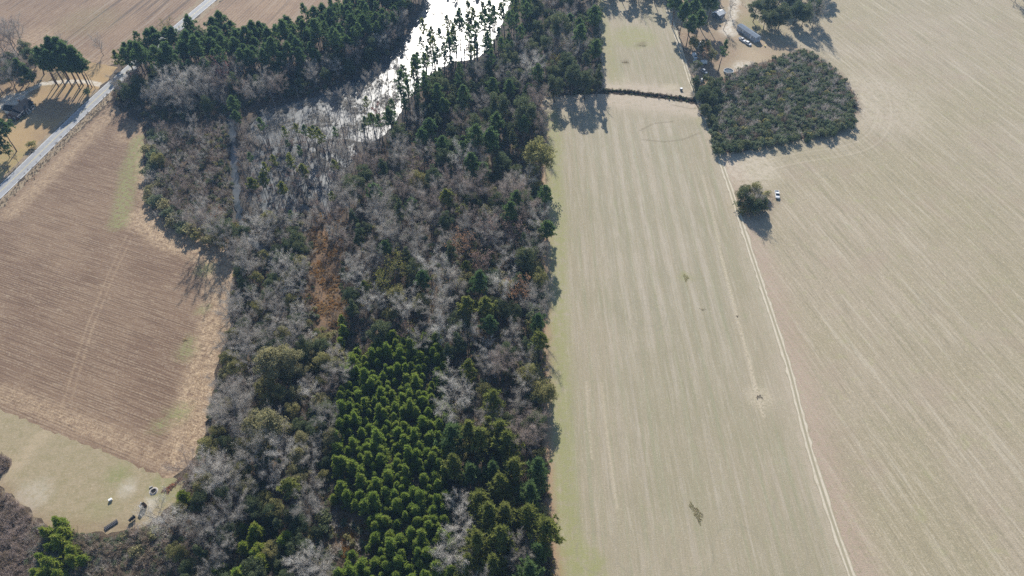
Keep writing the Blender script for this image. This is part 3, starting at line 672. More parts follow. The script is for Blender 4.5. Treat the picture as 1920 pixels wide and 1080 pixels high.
def meshes(kind, pal, bark):
    """list of (trunk mesh, crown mesh) for one look"""
    key = (kind, pal, bark.name if bark else '')
    if key in cache: return cache[key]
    out = []
    for v in MESH[kind]:
        if kind in ('shrub', 'brush', 'tuft', 'marsh'): out.append((None, mesh_tris(kind, v, L[pal])))
        elif kind == 'snag': out.append((mesh_tris('trunk', v, bark), None))
        elif kind in ('bare', 'slim_bare'): out.append((mesh_tris('trunk', v[0], bark), mesh_tris('twigs', v[1], L[pal])))
        elif kind == 'autumn': out.append((mesh_tris('trunk', v[0], bark), mesh_tris('crown', np.concatenate([v[1], v[2]]), [BARK_GREY, L[pal]], [0]*len(v[1])+[1]*len(v[2]))))
        else: out.append((mesh_tris('trunk', v[0], bark), mesh_tris('crown', v[1], L[pal])))
    cache[key] = out; return out
def joined(kind, pal, bark):
    out = []
    for v in MESH[kind]:
        if kind in ('shrub', 'brush', 'tuft', 'marsh'): me = mesh_tris('source', v, L[pal])
        elif kind == 'snag': me = mesh_tris('source', v, bark)
        elif kind == 'autumn': me = mesh_tris('source', np.concatenate(v), [bark, BARK_GREY, L[pal]], [0]*len(v[0])+[1]*len(v[1])+[2]*len(v[2]))
        else: me = mesh_tris('source', np.concatenate([v[0], v[1]]), [bark, L[pal]], [0]*len(v[0])+[1]*len(v[1]))
        out.append(me)
    return out

def scatter(name, P, look, smin, smax, label, cat='undergrowth', Z=None, scales=None, seed=1):
    """one object of kind stuff: instances of several small plants on loose points. look = list of (kind, palette, bark)"""
    r = np.random.default_rng(seed); n = len(P)
    if n == 0: return None
    c = bpy.data.collections.new(name+'_sources'); k = 0
    for kd, pal, bark in look:
        for me in joined(kd, pal, bark):
            c.objects.link(bpy.data.objects.new('source_%03d' % k, me)); k += 1
    me = bpy.data.meshes.new(name); z = np.zeros(n) if Z is None else Z
    me.from_pydata(np.column_stack([P, z]).tolist(), [], [])
    a = me.attributes.new('turn', 'FLOAT_VECTOR', 'POINT'); a.data.foreach_set('vector', np.column_stack([r.normal(0, .06, (n, 2)), r.uniform(0, 6.28, n)]).astype(np.float32).ravel())
    a = me.attributes.new('size', 'FLOAT', 'POINT'); a.data.foreach_set('value', (r.uniform(smin, smax, n) if scales is None else scales).astype(np.float32))
    a = me.attributes.new('pick', 'INT', 'POINT'); a.data.foreach_set('value', r.integers(0, k, n).astype(np.int32))
    o = link(bpy.data.objects.new(name, me))
    ng = bpy.data.node_groups.new(name, 'GeometryNodeTree')
    ng.interface.new_socket('Geometry', in_out='INPUT', socket_type='NodeSocketGeometry'); ng.interface.new_socket('Geometry', in_out='OUTPUT', socket_type='NodeSocketGeometry')
    gi = ng.nodes.new('NodeGroupInput'); go = ng.nodes.new('NodeGroupOutput'); ip = ng.nodes.new('GeometryNodeInstanceOnPoints')
    ci = ng.nodes.new('GeometryNodeCollectionInfo'); ci.inputs[0].default_value = c; ci.inputs[1].default_value = True; ci.inputs[2].default_value = True
    def na(nm, ty):
        q = ng.nodes.new('GeometryNodeInputNamedAttribute'); q.data_type = ty; q.inputs[0].default_value = nm; return q.outputs[0]
    ng.links.new(gi.outputs[0], ip.inputs['Points']); ng.links.new(ci.outputs[0], ip.inputs['Instance']); ip.inputs['Pick Instance'].default_value = True
    ng.links.new(na('pick', 'INT'), ip.inputs['Instance Index']); ng.links.new(na('turn', 'FLOAT_VECTOR'), ip.inputs['Rotation']); ng.links.new(na('size', 'FLOAT'), ip.inputs['Scale'])
    ng.links.new(ip.outputs[0], go.inputs[0])
    md = o.modifiers.new('scatter', 'NODES'); md.node_group = ng
    tag(o, label, cat, None, 'stuff'); return o
def fill(poly, n, r, clump=0.0):
    lo, hi = poly.min(0), poly.max(0); P = r.uniform(lo, hi, (int(n*2.5)+10, 2)); P = P[inside(P, poly)][:n]
    return P

# ------------------------------------------------------------------ where every tree stands
# look -> (object name, category, mesh kind, palette, bark, words for the label)
LOOK = {
 'pine':      ('pine_tree', 'pine tree', 'pine', 'pine_dark', BARK_PINE, 'tall dark green pine'),
 'pine_o':    ('pine_tree', 'pine tree', 'pine', 'pine_olive', BARK_PINE, 'tall olive green pine'),
 'thin':      ('pine_tree', 'pine tree', 'thin_pine', 'pine_dark', BARK_DARK, 'slender dark tufted pine'),
 'thin_o':    ('pine_tree', 'pine tree', 'thin_pine', 'pine_olive', BARK_DARK, 'slender sparse olive pine'),
 'fpine':     ('pine_tree', 'pine tree', 'field_pine', 'pine_olive', BARK_PINE, 'bushy olive green pine'),
 'fpine_d':   ('pine_tree', 'pine tree', 'field_pine', 'pine_dark', BARK_PINE, 'bushy dark green pine'),
 'young':     ('young_pine', 'young pine', 'young_pine', 'pine_young', BARK_PINE, 'bright green young pine'),
 'bright':    ('young_pine', 'young pine', 'young_pine', 'pine_bright', BARK_PINE, 'small lime green young pine'),
 'ever':      ('evergreen_tree', 'evergreen tree', 'tall_broad', 'ever_dark', BARK_DARK, 'tall dark broadleaf evergreen'),
 'everlow':   ('evergreen_tree', 'evergreen tree', 'broad', 'ever_dark', BARK_DARK, 'low dark broadleaf evergreen'),
 'column':    ('evergreen_tree', 'evergreen tree', 'column', 'ever_dark', BARK_DARK, 'narrow dark evergreen column'),
 'olive':     ('evergreen_tree', 'evergreen tree', 'broad', 'ever_olive', BARK_DARK, 'rounded leafy olive tree'),
 'pale':      ('evergreen_tree', 'evergreen tree', 'broad', 'ever_pale', BARK_GREY, 'rounded leafy pale tree'),
 'grey':      ('bare_tree', 'bare tree', 'bare', 'bare_grey', BARK_GREY, 'broad leafless grey tree'),
 'silver':    ('bare_tree', 'bare tree', 'bare', 'bare_silver', BARK_GREY, 'broad leafless silvery tree'),
 'slim':      ('bare_tree', 'bare tree', 'slim_bare', 'bare_grey', BARK_GREY, 'slim leafless grey tree'),
 'mauve':     ('bare_tree', 'bare tree', 'bare', 'bare_purple', BARK_DARK, 'leafless mauve brown tree'),
 'brown':     ('bare_tree', 'bare tree', 'slim_bare', 'bare_brown', BARK_DARK, 'slim leafless brown tree'),
 'rust':      ('autumn_tree', 'autumn tree', 'autumn', 'rust', BARK_GREY, 'thin rusty leaved tree'),
 'red':       ('autumn_tree', 'autumn tree', 'autumn', 'red', BARK_GREY, 'thin red leaved tree'),
 'pink':      ('autumn_tree', 'autumn tree', 'autumn', 'pinkish', BARK_GREY, 'thin pinkish leaved tree'),
 'yellow':    ('autumn_tree', 'autumn tree', 'autumn', 'yellow', BARK_GREY, 'thin yellow leaved tree'),
 'snag':      ('dead_tree', 'dead tree', 'snag', None, BARK_DEAD, 'dead standing trunk'),
 'shrub':     ('shrub', 'shrub', 'shrub', 'ever_dark', None, 'dark leafy shrub'),
 'shrub_o':   ('shrub', 'shrub', 'shrub', 'ever_olive', None, 'olive leafy shrub'),
 'shrub_s':   ('shrub', 'shrub', 'shrub', 'scrub', None, 'dull grey green shrub'),
 'shrub_p':   ('shrub', 'shrub', 'shrub', 'ever_pale', None, 'pale tan green shrub'),
 'brush':     ('bare_shrub', 'bare shrub', 'brush', 'bare_brown', None, 'brown leafless shrub'),
 'brush_g':   ('bare_shrub', 'bare shrub', 'brush', 'bare_grey', None, 'grey leafless shrub'),
 'brush_m':   ('bare_shrub', 'bare shrub', 'brush', 'bare_purple', None, 'mauve leafless shrub'),
}
KS = {'pine': 1.1, 'thin_pine': 1.25, 'field_pine': 1.32, 'young_pine': 1.2, 'tall_broad': 1.5, 'broad': 1.55, 'column': 1.4, 'bare': 1.45, 'slim_bare': 1.5, 'autumn': 1.55, 'snag': 1.25, 'shrub': 1.35, 'brush': 1.25}
HT = {'pine': 17.5, 'thin_pine': 14.5, 'field_pine': 10.5, 'young_pine': 4.6, 'tall_broad': 13, 'broad': 9, 'column': 11, 'bare': 12, 'slim_bare': 11, 'autumn': 11, 'snag': 9.5, 'shrub': 2.3, 'brush': 2.2}
MARKS = [('the far hay field', 1130, 90), ('the ditch', 1060, 176), ('the corn field', 435, 500), ('the road', 200, 170), ('the bright water', 880, 70), ('the pale marsh', 590, 225), ('the stream', 440, 330), ('the orange marsh', 610, 520), ('the young pines', 730, 660),
 ('the bushy pines', 930, 830), ('the grass clearing', 330, 930), ('the hay field', 1010, 560), ('the hay field', 1012, 400), ('the round evergreen', 1005, 330), ('the pool', 1365, 131), ('the lane', 1325, 230), ('the pasture', 1600, 190), ('the yard', 1450, 105), ('the upper fields', 450, 50), ('the yellow tree', 735, 510), ('the three pines', 895, 580), ('the twin pines', 900, 300), ('the round pale tree', 492, 800)]
MK = GP([(x, y) for _, x, y in MARKS])
def lab(a, place, group, nr):
    t = a+' '+place+nr
    if len(t.split()) > 16: t = a+' of the '+group+nr
    return t if len(t.split()) <= 16 else a+' of the '+group
def nearest(p): return ', near '+MARKS[int(np.argmin(np.linalg.norm(MK-p, axis=1)))][0]
def nearest_pine(p):
    nm = ['its left edge', 'the orange gap', 'the bushy pines', 'the white twiggy tree', 'its upper end', 'the bottom edge', 'its middle']
    q = GP([(632, 800), (690, 1000), (838, 860), (835, 740), (740, 650), (760, 1060), (735, 840)])
    return ', near '+nm[int(np.argmin(np.linalg.norm(q-p, axis=1)))]
PL = []      # placements: (look, x, y, scale, label, group)
def put(look, px, py, s=1.0, words=None, group=None, f=.72):
    """px, py = middle of the crown in the photograph"""
    s *= KS[LOOK[look][2]]; h = HT[LOOK[look][2]]*s*f; p = G(px, py, h); PL.append((look, p[0], p[1], s, words, group))
def SPF(mix, sp):
    k = max(mix, key=lambda q: mix[q][0]); return {'pine': 1.05, 'young': 1.1, 'fpine': 1.15, 'thin': 1.15, 'snag': 1.15, 'slim': 1.15}.get(k, 1.22 if sp > 3.3 else 1.15)
def putb(look, px, py, s, words):
    p = G(px, py); PL.append((look, p[0], p[1], s, words, None))
trng = np.random.default_rng(77)
def zone(pts, h, spacing, mix, place, group, keep=None, near=True):
    spacing *= SPF(mix, spacing)
    poly = GP(pts, h); lo, hi = poly.min(0), poly.max(0); names = list(mix); w = np.array([mix[k][0] for k in names], float); w /= w.sum()
    tries = int((hi-lo).prod()/spacing**2*6); cell = {}
    for k in range(tries):
        p = trng.uniform(lo, hi)
        if not inside(p[None], poly)[0] or (keep and not keep(p)): continue
        c = (int(p[0]//spacing), int(p[1]//spacing)); bad = False
        for a in (-1, 0, 1):
            for b in (-1, 0, 1):
                for q in cell.get((c[0]+a, c[1]+b), ()):
                    if (q[0]-p[0])**2+(q[1]-p[1])**2 < spacing**2: bad = True
        for e in PL[:NHAND]:
            if (e[1]-p[0])**2+(e[2]-p[1])**2 < (spacing*.8)**2: bad = True; break
        if bad: continue
        cell.setdefault(c, []).append(p); lk = names[trng.choice(len(names), p=w)]; _, s0, s1 = mix[lk]
        PL.append((lk, p[0], p[1], trng.uniform(s0, s1)*KS[LOOK[lk][2]], lab(LOOK[lk][5], place, group, (near(p) if callable(near) else nearest(p) if near else '')), group))
# single trees one can point at (crown centres in photo pixels)
R1 = 'along the right edge of the wood, beside the hay field'
for e in [
 ('olive', 1012, 276, 1.45, 'big round olive topped evergreen bulging over the hay field edge'),
 ('pine', 1021, 372, .66, 'dark round pine at the field edge just below the big round evergreen'),
 ('pine', 1026, 430, .72, 'leaning pine at the field edge with its shadow on the hay'),
 ('pine_o', 1014, 643, .62, 'lone thin pine at the field edge beside the bare orange strip'),
 ('olive', 1020, 725, .8, 'olive evergreen at the field edge above the mauve bare trees'),
 ('fpine', 1022, 992, .95, 'bushy olive pine reaching furthest over the hay field near the bottom'),
 ('fpine', 990, 968, .9, 'bushy olive pine just left of the one overhanging the hay field'),
 ('fpine', 878, 812, .95, 'topmost bushy olive pine beside the top right corner of the young pine block'),
 ('fpine', 937, 806, .9, 'yellowish olive pine standing out at the top of the bushy pine group'),
 ('pale', 492, 784, 1.15, 'round pale olive tree standing clear among grey trees left of the young pines'),
 ('pale', 505, 672, 1.1, 'large pale olive tree above the round one on the left side of the wood'),
 ('pale', 540, 668, .9, 'pale olive tree touching the right side of the large pale olive tree'),
 ('pine_o', 544, 912, .62, 'bright yellow green pine among dark trees near the bottom left'),
 ('silver', 298, 968, .78, 'whitish bare tree leaning over the grass clearing'),
 ('mauve', 348, 878, .8, 'spreading bare tree at the corner of the corn field and grass clearing'),
 ('silver', 400, 880, .85, 'silvery bare tree right of the clearing corner'),
 ('silver', 843, 758, .8, 'white twiggy bare tree on the right edge of the young pine block'),
 ('silver', 836, 712, .6, 'small white bare tree above the white twiggy one by the young pines'),
 ('silver', 864, 980, .62, 'white bare tree between the young pines and the bushy olive pines'),
 ('silver', 848, 1035, .75, 'pale bare tree lowest between the young pines and the bushy olive pines'),
 ('silver', 858, 936, .55, 'thin pale bare tree above the white one beside the bushy pines'),
 ('silver', 582, 1045, .7, 'whitish bare tree near the bottom edge left of the young pines'),
 ('silver', 526, 842, .72, 'silvery bare tree below the round pale olive tree'),
 ('grey', 422, 768, .9, 'wide grey bare tree on the left wood edge beside the corn field'),
 ('grey', 425, 745, .8, 'grey bare tree just above the wide one on the left wood edge'),
 ('grey', 422, 891, .85, 'grey bare tree above the whitish leaning one'),
 ('grey', 467, 840, .75, 'grey bare tree left of the round pale olive tree'),
 ('mauve', 989, 795, .85, 'mauve bare tree near the field edge above the bushy pines'),
 ('mauve', 975, 820, .7, 'smaller mauve bare tree near the field edge above the bushy pines'),
 ('pine', 896, 535, .72, 'bright green topped pine, upper of three in the middle of the wood'),
 ('pine_o', 872, 575, .7, 'olive pine, left of three in the middle of the wood'),
 ('pine_o', 912, 582, .72, 'olive pine, right of three in the middle of the wood'),
 ('yellow', 737, 492, .82, 'tall yellow leaved tree in the middle of the wood'),
 ('yellow', 722, 530, .7, 'yellow green tree just below the tall yellow one'),
 ('rust', 875, 452, .85, 'orange topped thin tree in the middle of the wood'),
 ('rust', 974, 535, .8, 'thin orange brown tree near the right side of the wood'),
 ('pink', 903, 487, .75, 'pinkish tree below the orange topped one'),
 ('pink', 918, 420, .8, 'pinkish tree above and right of the orange topped one'),
 ('silver', 667, 515, .75, 'silvery tree at the right edge of the orange marsh grass'),
 ('silver', 759, 561, .8, 'silvery tree below the tall yellow leaved tree'),
 ('silver', 807, 498, .8, 'silvery tree right of the tall yellow leaved tree'),
 ('silver', 944, 535, .85, 'silvery tree left of the thin orange brown one'),
 ('silver', 830, 557, .7, 'silvery tree left of the three green pines'),
 ('silver', 836, 612, .75, 'whitish tree below left of the three green pines'),
 ('silver', 881, 622, .6, 'jagged white tree below the three green pines'),
 ('silver', 915, 655, .6, 'small white tree right of the jagged white one'),
 ('grey', 711, 398, .85, 'grey tree upper left of the tall yellow leaved tree'),
 ('mauve', 905, 350, .95, 'wide mauve bare tree in the upper right of the wood'),
 ('mauve', 955, 355, 1.0, 'widest mauve bare tree near the big round evergreen'),
 ('mauve', 990, 385, .9, 'mauve bare tree left of the dark round pine at the field edge'),
 ('mauve', 942, 676, .75, 'mauve bare tree midway down the right side of the wood'),
 ('pine_o', 837, 372, .62, 'round topped pine with a bare trunk left of the wide mauve tree'),
 ('pine_o', 866, 396, .5, 'smaller pine right of the round topped one'),
 ('pine', 885, 312, .72, 'pine left of the twin tall pines'),
 ('pine', 905, 322, .72, 'pine just right of and below the twin tall pines'),
 ('pine', 888, 262, .9, 'left of twin tall pines in the upper wood'),
 ('pine', 922, 262, .95, 'right of twin tall pines in the upper wood'),
 ('column', 748, 392, .9, 'narrow dark column between grey trees left of the round topped pine'),
 ('everlow', 985, 475, .95, 'dark grey green round tree near the right edge of the wood'),
 ('olive', 989, 694, .75, 'olive tree near the field edge right of the mauve tree'),
 ('column', 841, 655, .72, 'dark narrow pine like tree at the top right corner of the young pine block'),
 ('fpine', 878, 688, .7, 'olive pine right of the top corner of the young pine block'),
 ('pine', 440, 198, .62, 'green pine standing alone at the left end of the open water'),
 ('pine', 443, 222, .52, 'lower green pine beside the one at the left end of the open water'),
 ('thin_o', 687, 194, .62, 'small pine standing alone in the water right of the pale marsh'),
 ('red', 711, 210, .7, 'small red leaved tree beside the pine in the water'),
 ('pine', 735, 222, .72, 'dark green pine right of the small red leaved tree'),
 ('pine_o', 697, 222, .45, 'short olive pine left of the dark green one by the water'),
 ('pine_o', 474, 342, .55, 'olive pine on the right bank of the narrow stream'),
 ('pine_o', 495, 338, .55, 'olive pine right of the one on the stream bank'),
 ('pine_o', 530, 356, .5, 'olive pine in the swamp with a reddish neighbour'),
 ('pine_o', 570, 322, .52, 'olive pine in the middle of the swamp'),
 ('thin_o', 545, 300, .6, 'thin pine above the olive pine in the middle of the swamp'),
 ('thin_o', 586, 255, .7, 'thin pine, left of the group at the top of the swamp'),
 ('thin_o', 602, 262, .7, 'thin pine, right of the group at the top of the swamp'),
 ('thin_o', 557, 240, .55, 'short thin pine at the edge of the pale marsh'),
 ('pink', 548, 330, .6, 'reddish tree among the olive pines in the swamp'),
 ('olive', 292, 293, .55, 'round green tree on the corn field side of the swamp'),
 ('rust', 411, 399, .5, 'orange leaved tree where the bushy hedge meets the stream'),
 ('fpine', 430, 425, .5, 'dark green pine beside the orange leaved tree at the hedge end'),
 ('silver', 320, 145, .95, 'big silvery bare tree at the left end of the pine belt'),
 ('silver', 352, 150, .9, 'silvery bare tree right of the big one at the left end of the pine belt'),
 ('grey', 378, 140, .9, 'grey bare tree under the pine belt, third from its left end'),
 ('pink', 258, 138, .8, 'reddish bare tree beside the road at the left end of the pine belt'),
 ('red', 412, 132, .75, 'red leaved tree in the shade of the pine belt'),
 ('pine', 250, 92, .78, 'leftmost round pine of the belt near the road'),
 ('fpine', 219, 106, .6, 'small pine nearest the road at the end of the pine belt'),
 ('yellow', 305, 48, .75, 'pale yellow tree at the far side of the pine belt by the road'),
 ('ever', 1052, 35, 1.1, 'broad dark evergreen standing at the right bank of the bright water'),
 ('ever', 935, 185, .95, 'dark evergreen above the mauve trees in the upper wood'),
 ('ever', 985, 200, 1.05, 'dark evergreen nearest the corner of the field by the ditch'),
 ('mauve', 1012, 190, .85, 'pinkish mauve tree at the field corner by the ditch'),
 ('mauve', 1015, 225, .75, 'mauve tree just below the field corner by the ditch'),
 ('silver', 1002, 125, .95, 'silvery bare tree in front of the dark evergreens above the ditch'),
 ('yellow', 1043, 115, .62, 'yellow green tree among dark evergreens above the ditch'),
 ('ever', 1075, 130, .9, 'dark evergreen left of the ditch, third from the field'),
 ('ever', 1100, 140, .85, 'dark evergreen left of the ditch, second from the field'),
 ('column', 1122, 140, .95, 'narrow evergreen where the ditch meets the wood'),
 ]: put(e[0], e[1], e[2], e[3], e[4])
putb('grey', 404, 449, 1.25, 'wide grey bare tree at the hedge end casting a long branching shadow')
putb('mauve', 386, 446, 1.05, 'mauve bare tree left of the wide grey one at the hedge end')
putb('everlow', 432, 452, 1.25, 'dark evergreen at the hedge end shading the straw strip'); putb('grey', 428, 470, 1.1, 'grey bare tree below the dark evergreen at the hedge end')
# row of pines by the road
for i, (x, y, s) in enumerate([(80, 112, .85), (92, 104, .9), (104, 100, .92), (116, 102, .92), (128, 108, .9), (140, 112, .9), (150, 120, .82), (98, 116, .85), (112, 118, .85), (126, 122, .85), (86, 120, .8), (134, 118, .8), (146, 124, .75), (104, 108, .8), (120, 112, .8)]):
    put('pine', x, y, s, 'tall dark pine in the close row throwing long shadows beside the road', 'pine row beside the road')
put('fpine_d', 36, 125, .85, 'bushy dark pine left of the pine row by the road'); put('fpine_d', 52, 135, .6, 'small bushy tree left of the pine row by the driveway')
put('ever', 18, 118, .8, 'dark evergreen at the left edge behind the house'); put('ever', 60, 100, .75, 'dark evergreen just behind the left of the pine row')
put('pine', 2, 240, .8, 'pine at the left picture edge in front of the house'); put('fpine_d', 0, 268, .7, 'lower pine at the left picture edge in front of the house')
put('brown', 25, 290, .32, 'small bare sapling on the lawn edge by the road'); put('brown', 8, 310, .3, 'small bare sapling at the left picture edge by the road')
put('shrub_o', 57, 270, 1.1, 'lone pale topped round bush on the lawn', f=.5); put('shrub', 164, 172, 1.35, 'dark round bush beside the road near the pine row', f=.5)
put('grey', 182, 78, .55, 'bare tree behind the pine row at the ditch end'); put('grey', 118, 82, .6, 'bare tree top showing behind the pine row')
# homestead
for lk, x, y, s, w in [
 ('pine', 1282, 22, .9, 'dark pine left of the white shed'), ('pine', 1300, 18, .9, 'dark pine nearest the white shed'), ('pine', 1268, 5, .9, 'dark pine at the top by the far hay field corner'),
 ('pine', 1295, 45, .85, 'dark pine below the white shed, left'), ('pine', 1312, 40, .8, 'dark pine below the white shed, right'),
 ('olive', 1303, 75, .68, 'spreading olive tree above the parked vehicles'), ('olive', 1322, 80, .6, 'olive tree right of the spreading one above the parked vehicles'),
 ('rust', 1325, 98, .5, 'tan leaved tree between the vehicles and the pool'), ('pale', 1338, 98, .62, 'pale tan tree left of the pool'),
 ('thin', 1356, 96, .85, 'lone thin pine with a bare trunk left of the pool'), ('slim', 1300, 128, .6, 'slim bare tree among the vehicles'),
 ('everlow', 1322, 165, .62, 'dark evergreen between the vehicles and the thicket'), ('everlow', 1345, 150, .55, 'dark evergreen below the pool'), ('everlow', 1335, 175, .6, 'dark evergreen at the left corner of the thicket'),
 ('everlow', 1305, 150, .5, 'dark bushy tree below the parked vehicles'), ('slim', 1362, 30, .6, 'bare tree right of the white shed'), ('slim', 1375, 5, .55, 'bare tree by the driveway at the top'),
 ('pine', 1335, 5, .85, 'dark pine behind the white shed'), ('pine', 1318, 0, .9, 'dark pine left behind the white shed')]: put(lk, x, y, s, w)
for lk, x, y, s, w in [
 ('everlow', 1420, 10, .85, 'leftmost dark evergreen of the grove right of the mobile home'), ('everlow', 1445, 5, .95, 'tallest dark evergreen of the grove right of the mobile home'),
 ('everlow', 1470, 18, 1.0, 'dark evergreen in the middle of the grove right of the mobile home'), ('everlow', 1500, 8, 1.0, 'dark evergreen at the right of the grove beside the pasture'),
 ('everlow', 1530, 4, 1.0, 'rightmost dark evergreen of the grove beside the pasture'), ('everlow', 1480, -12, .95, 'dark evergreen at the back of the grove'), ('grey', 1535, 20, .75, 'bare tree at the right of the grove with a feathery shadow'),
 ('everlow', 1440, 26, .8, 'lowest dark evergreen at the left front of the grove'), ('everlow', 1512, 22, .85, 'low dark evergreen at the right front of the grove'), ('everlow', 1452, 32, .75, 'low dark evergreen at the front of the grove')]: put(lk, x, y, s, w)
# clump in the pasture
for lk, x, y, s, w in [('everlow', 1394, 358, .55, 'dark green tree at the left of the clump beside the lane'), ('olive', 1418, 352, .6, 'olive tree at the top right of the clump beside the white car'),
 ('everlow', 1410, 372, .55, 'dark tree in the middle of the clump beside the white car'), ('everlow', 1430, 372, .55, 'dark tree at the right of the clump nearest the white car'),
 ('grey', 1425, 365, .55, 'grey bare tree rising from the clump beside the white car'), ('everlow', 1400, 350, .5, 'dark green tree at the top of the clump beside the lane'), ('everlow', 1420, 382, .5, 'dark rounded tree at the foot of the clump'), ('shrub_o', 1396, 386, 1.4, 'olive bush at the lower middle of the clump by the lane'), ('shrub', 1432, 384, 1.3, 'dark bush at the lower right of the clump'), ('shrub_p', 1408, 362, 1.5, 'pale bush in the middle of the clump'), ('shrub_o', 1440, 362, 1.2, 'olive bush nearest the white pickup'), ('shrub', 1388, 378, 1.3, 'dark bush at the lower left of the clump by the lane'), ('shrub_o', 1412, 388, 1.3, 'round green bush at the bottom of the clump by the lane')]: put(lk, x, y, s, w)
NHAND = len(PL)
nopond = lambda p: not inside(p[None], POND)[0]
nostream = lambda p: pdist(p[None], STREAM)[0] > 1.5 and nopond(p)
# pine belt north of the water
zone([(225, 92), (300, 70), (345, 62), (420, 45), (480, 52), (560, 40), (640, 2), (760, -60), (800, -60), (745, 20), (680, 75), (600, 100), (500, 112), (400, 118), (300, 125), (235, 122)], 11, 3.5,
     {'pine': (8, .62, .9), 'thin': (2, .8, 1.05), 'ever': (.8, .5, .8), 'slim': (.8, .6, .9)}, 'in the dense belt between the upper fields and the water', 'pine belt beyond the water')
zone([(212, 150), (240, 130), (330, 130), (420, 125), (520, 120), (620, 110), (700, 80), (745, 30), (760, 45), (715, 110), (640, 145), (560, 170), (480, 180), (440, 185), (400, 205), (330, 200), (230, 175)], 6, 4.2,
     {'grey': (2.4, .5, .8), 'everlow': (3, .5, .8), 'slim': (2, .5, .85), 'silver': (.6, .5, .75), 'ever': (1.2, .5, .7), 'mauve': (1, .5, .8)}, 'in the shade below the pine belt by the water', 'trees below the pine belt', nopond)
# tall thin pines on the bright water's right bank
zone([(770, 100), (800, 70), (850, 45), (900, 40), (940, 20), (960, -20), (985, -40), (1000, 0), (985, 70), (940, 110), (890, 120), (840, 130), (800, 180), (775, 210), (748, 200)], 9, 3.1,
     {'thin': (6, .65, 1.05), 'thin_o': (2, .7, 1.0), 'snag': (4, .8, 1.3)}, 'standing in front of the bright water', 'slender pines by the bright water')
zone([(810, -40), (900, -40), (960, -40), (985, -90), (850, -110)], 4, 6, {'thin': (2, .7, 1.0), 'snag': (1, .7, 1.0)}, 'far out in the bright water at the top', 'far pines in the water')
# upper wood right of the water
zone([(985, -60), (1130, -60), (1128, 20), (1118, 90), (1122, 150), (1060, 160), (1010, 170), (960, 160), (930, 130), (960, 90), (990, 40)], 9, 4.6,
     {'ever': (4.5, .55, .85), 'grey': (2.6, .6, .9), 'mauve': (.8, .6, .85), 'pine': (2.6, .65, .9), 'column': (1.4, .7, 1), 'everlow': (1.5, .6, .9)}, 'in the upper wood beside the far hay field', 'upper wood by the far hay field')
zone([(780, 190), (850, 140), (930, 130), (1000, 165), (1022, 200), (1015, 240), (980, 260), (900, 280), (800, 290), (740, 270), (735, 240)], 8, 4.5,
     {'ever': (3, .55, .8), 'grey': (2, .6, .9), 'pine': (3, .55, .8), 'mauve': (1.0, .6, .85), 'column': (1.4, .7, 1), 'pale': (.5, .5, .8), 'everlow': (2, .6, .9)}, 'between the bright water and the hay field corner', 'wood between the water and the hay field')
# swamp
zone([(478, 240), (540, 255), (640, 262), (700, 245), (730, 250), (690, 300), (640, 340), (620, 420), (560, 430), (520, 400), (470, 380), (458, 300)], 4, 3.0,
     {'snag': (9, .5, 1.15), 'slim': (1.6, .35, .6), 'thin_o': (.9, .45, .7), 'mauve': (.3, .3, .5), 'thin': (.8, .4, .7)}, 'in the blue shaded swamp below the open water', 'swamp trees', lambda p: pdist(p[None], STREAM)[0] > 1.5)
zone([(500, 200), (560, 190), (640, 165), (700, 140), (745, 110), (760, 160), (740, 220), (690, 250), (600, 262), (520, 265), (480, 250)], 3, 3.2,
     {'snag': (8, .45, .95), 'slim': (1.6, .35, .55)}, 'standing in the pale flooded marsh', 'dead trees in the marsh')
zone([(300, 235), (400, 230), (428, 240), (432, 330), (440, 400), (400, 400), (340, 400), (305, 370), (300, 300)], 3, 3.0,
     {'slim': (4, .3, .52), 'mauve': (3, .28, .48), 'snag': (2, .4, .8), 'brown': (2, .3, .5), 'silver': (.6, .3, .45)}, 'in the thicket between the corn field and the narrow stream', 'thicket left of the stream', nostream)
zone([(480, 262), (560, 262), (640, 245), (700, 240), (745, 215), (765, 180), (775, 200), (750, 262), (700, 290), (640, 285), (560, 280), (490, 280)], 3, 2.9,
     {'snag': (4, .5, 1.0), 'slim': (4, .35, .6), 'thin': (1.2, .4, .8), 'thin_o': (.7, .4, .7), 'mauve': (.8, .3, .5)}, 'along the near shore of the flooded marsh', 'near shore trees')
# hedge along the corn field
zone([(275, 255), (300, 230), (312, 260), (300, 320), (300, 370), (330, 395), (380, 420), (430, 440), (425, 460), (370, 445), (310, 420), (275, 370), (272, 300)], 2, 2.2,
     {'shrub_p': (3, 1.0, 1.7), 'shrub_s': (3, 1.0, 1.7), 'brush_g': (2, 1.1, 1.7), 'shrub_o': (1, 1, 1.5)}, 'in the bushy hedge round the corn field corner', 'hedge round the corn field', nostream)
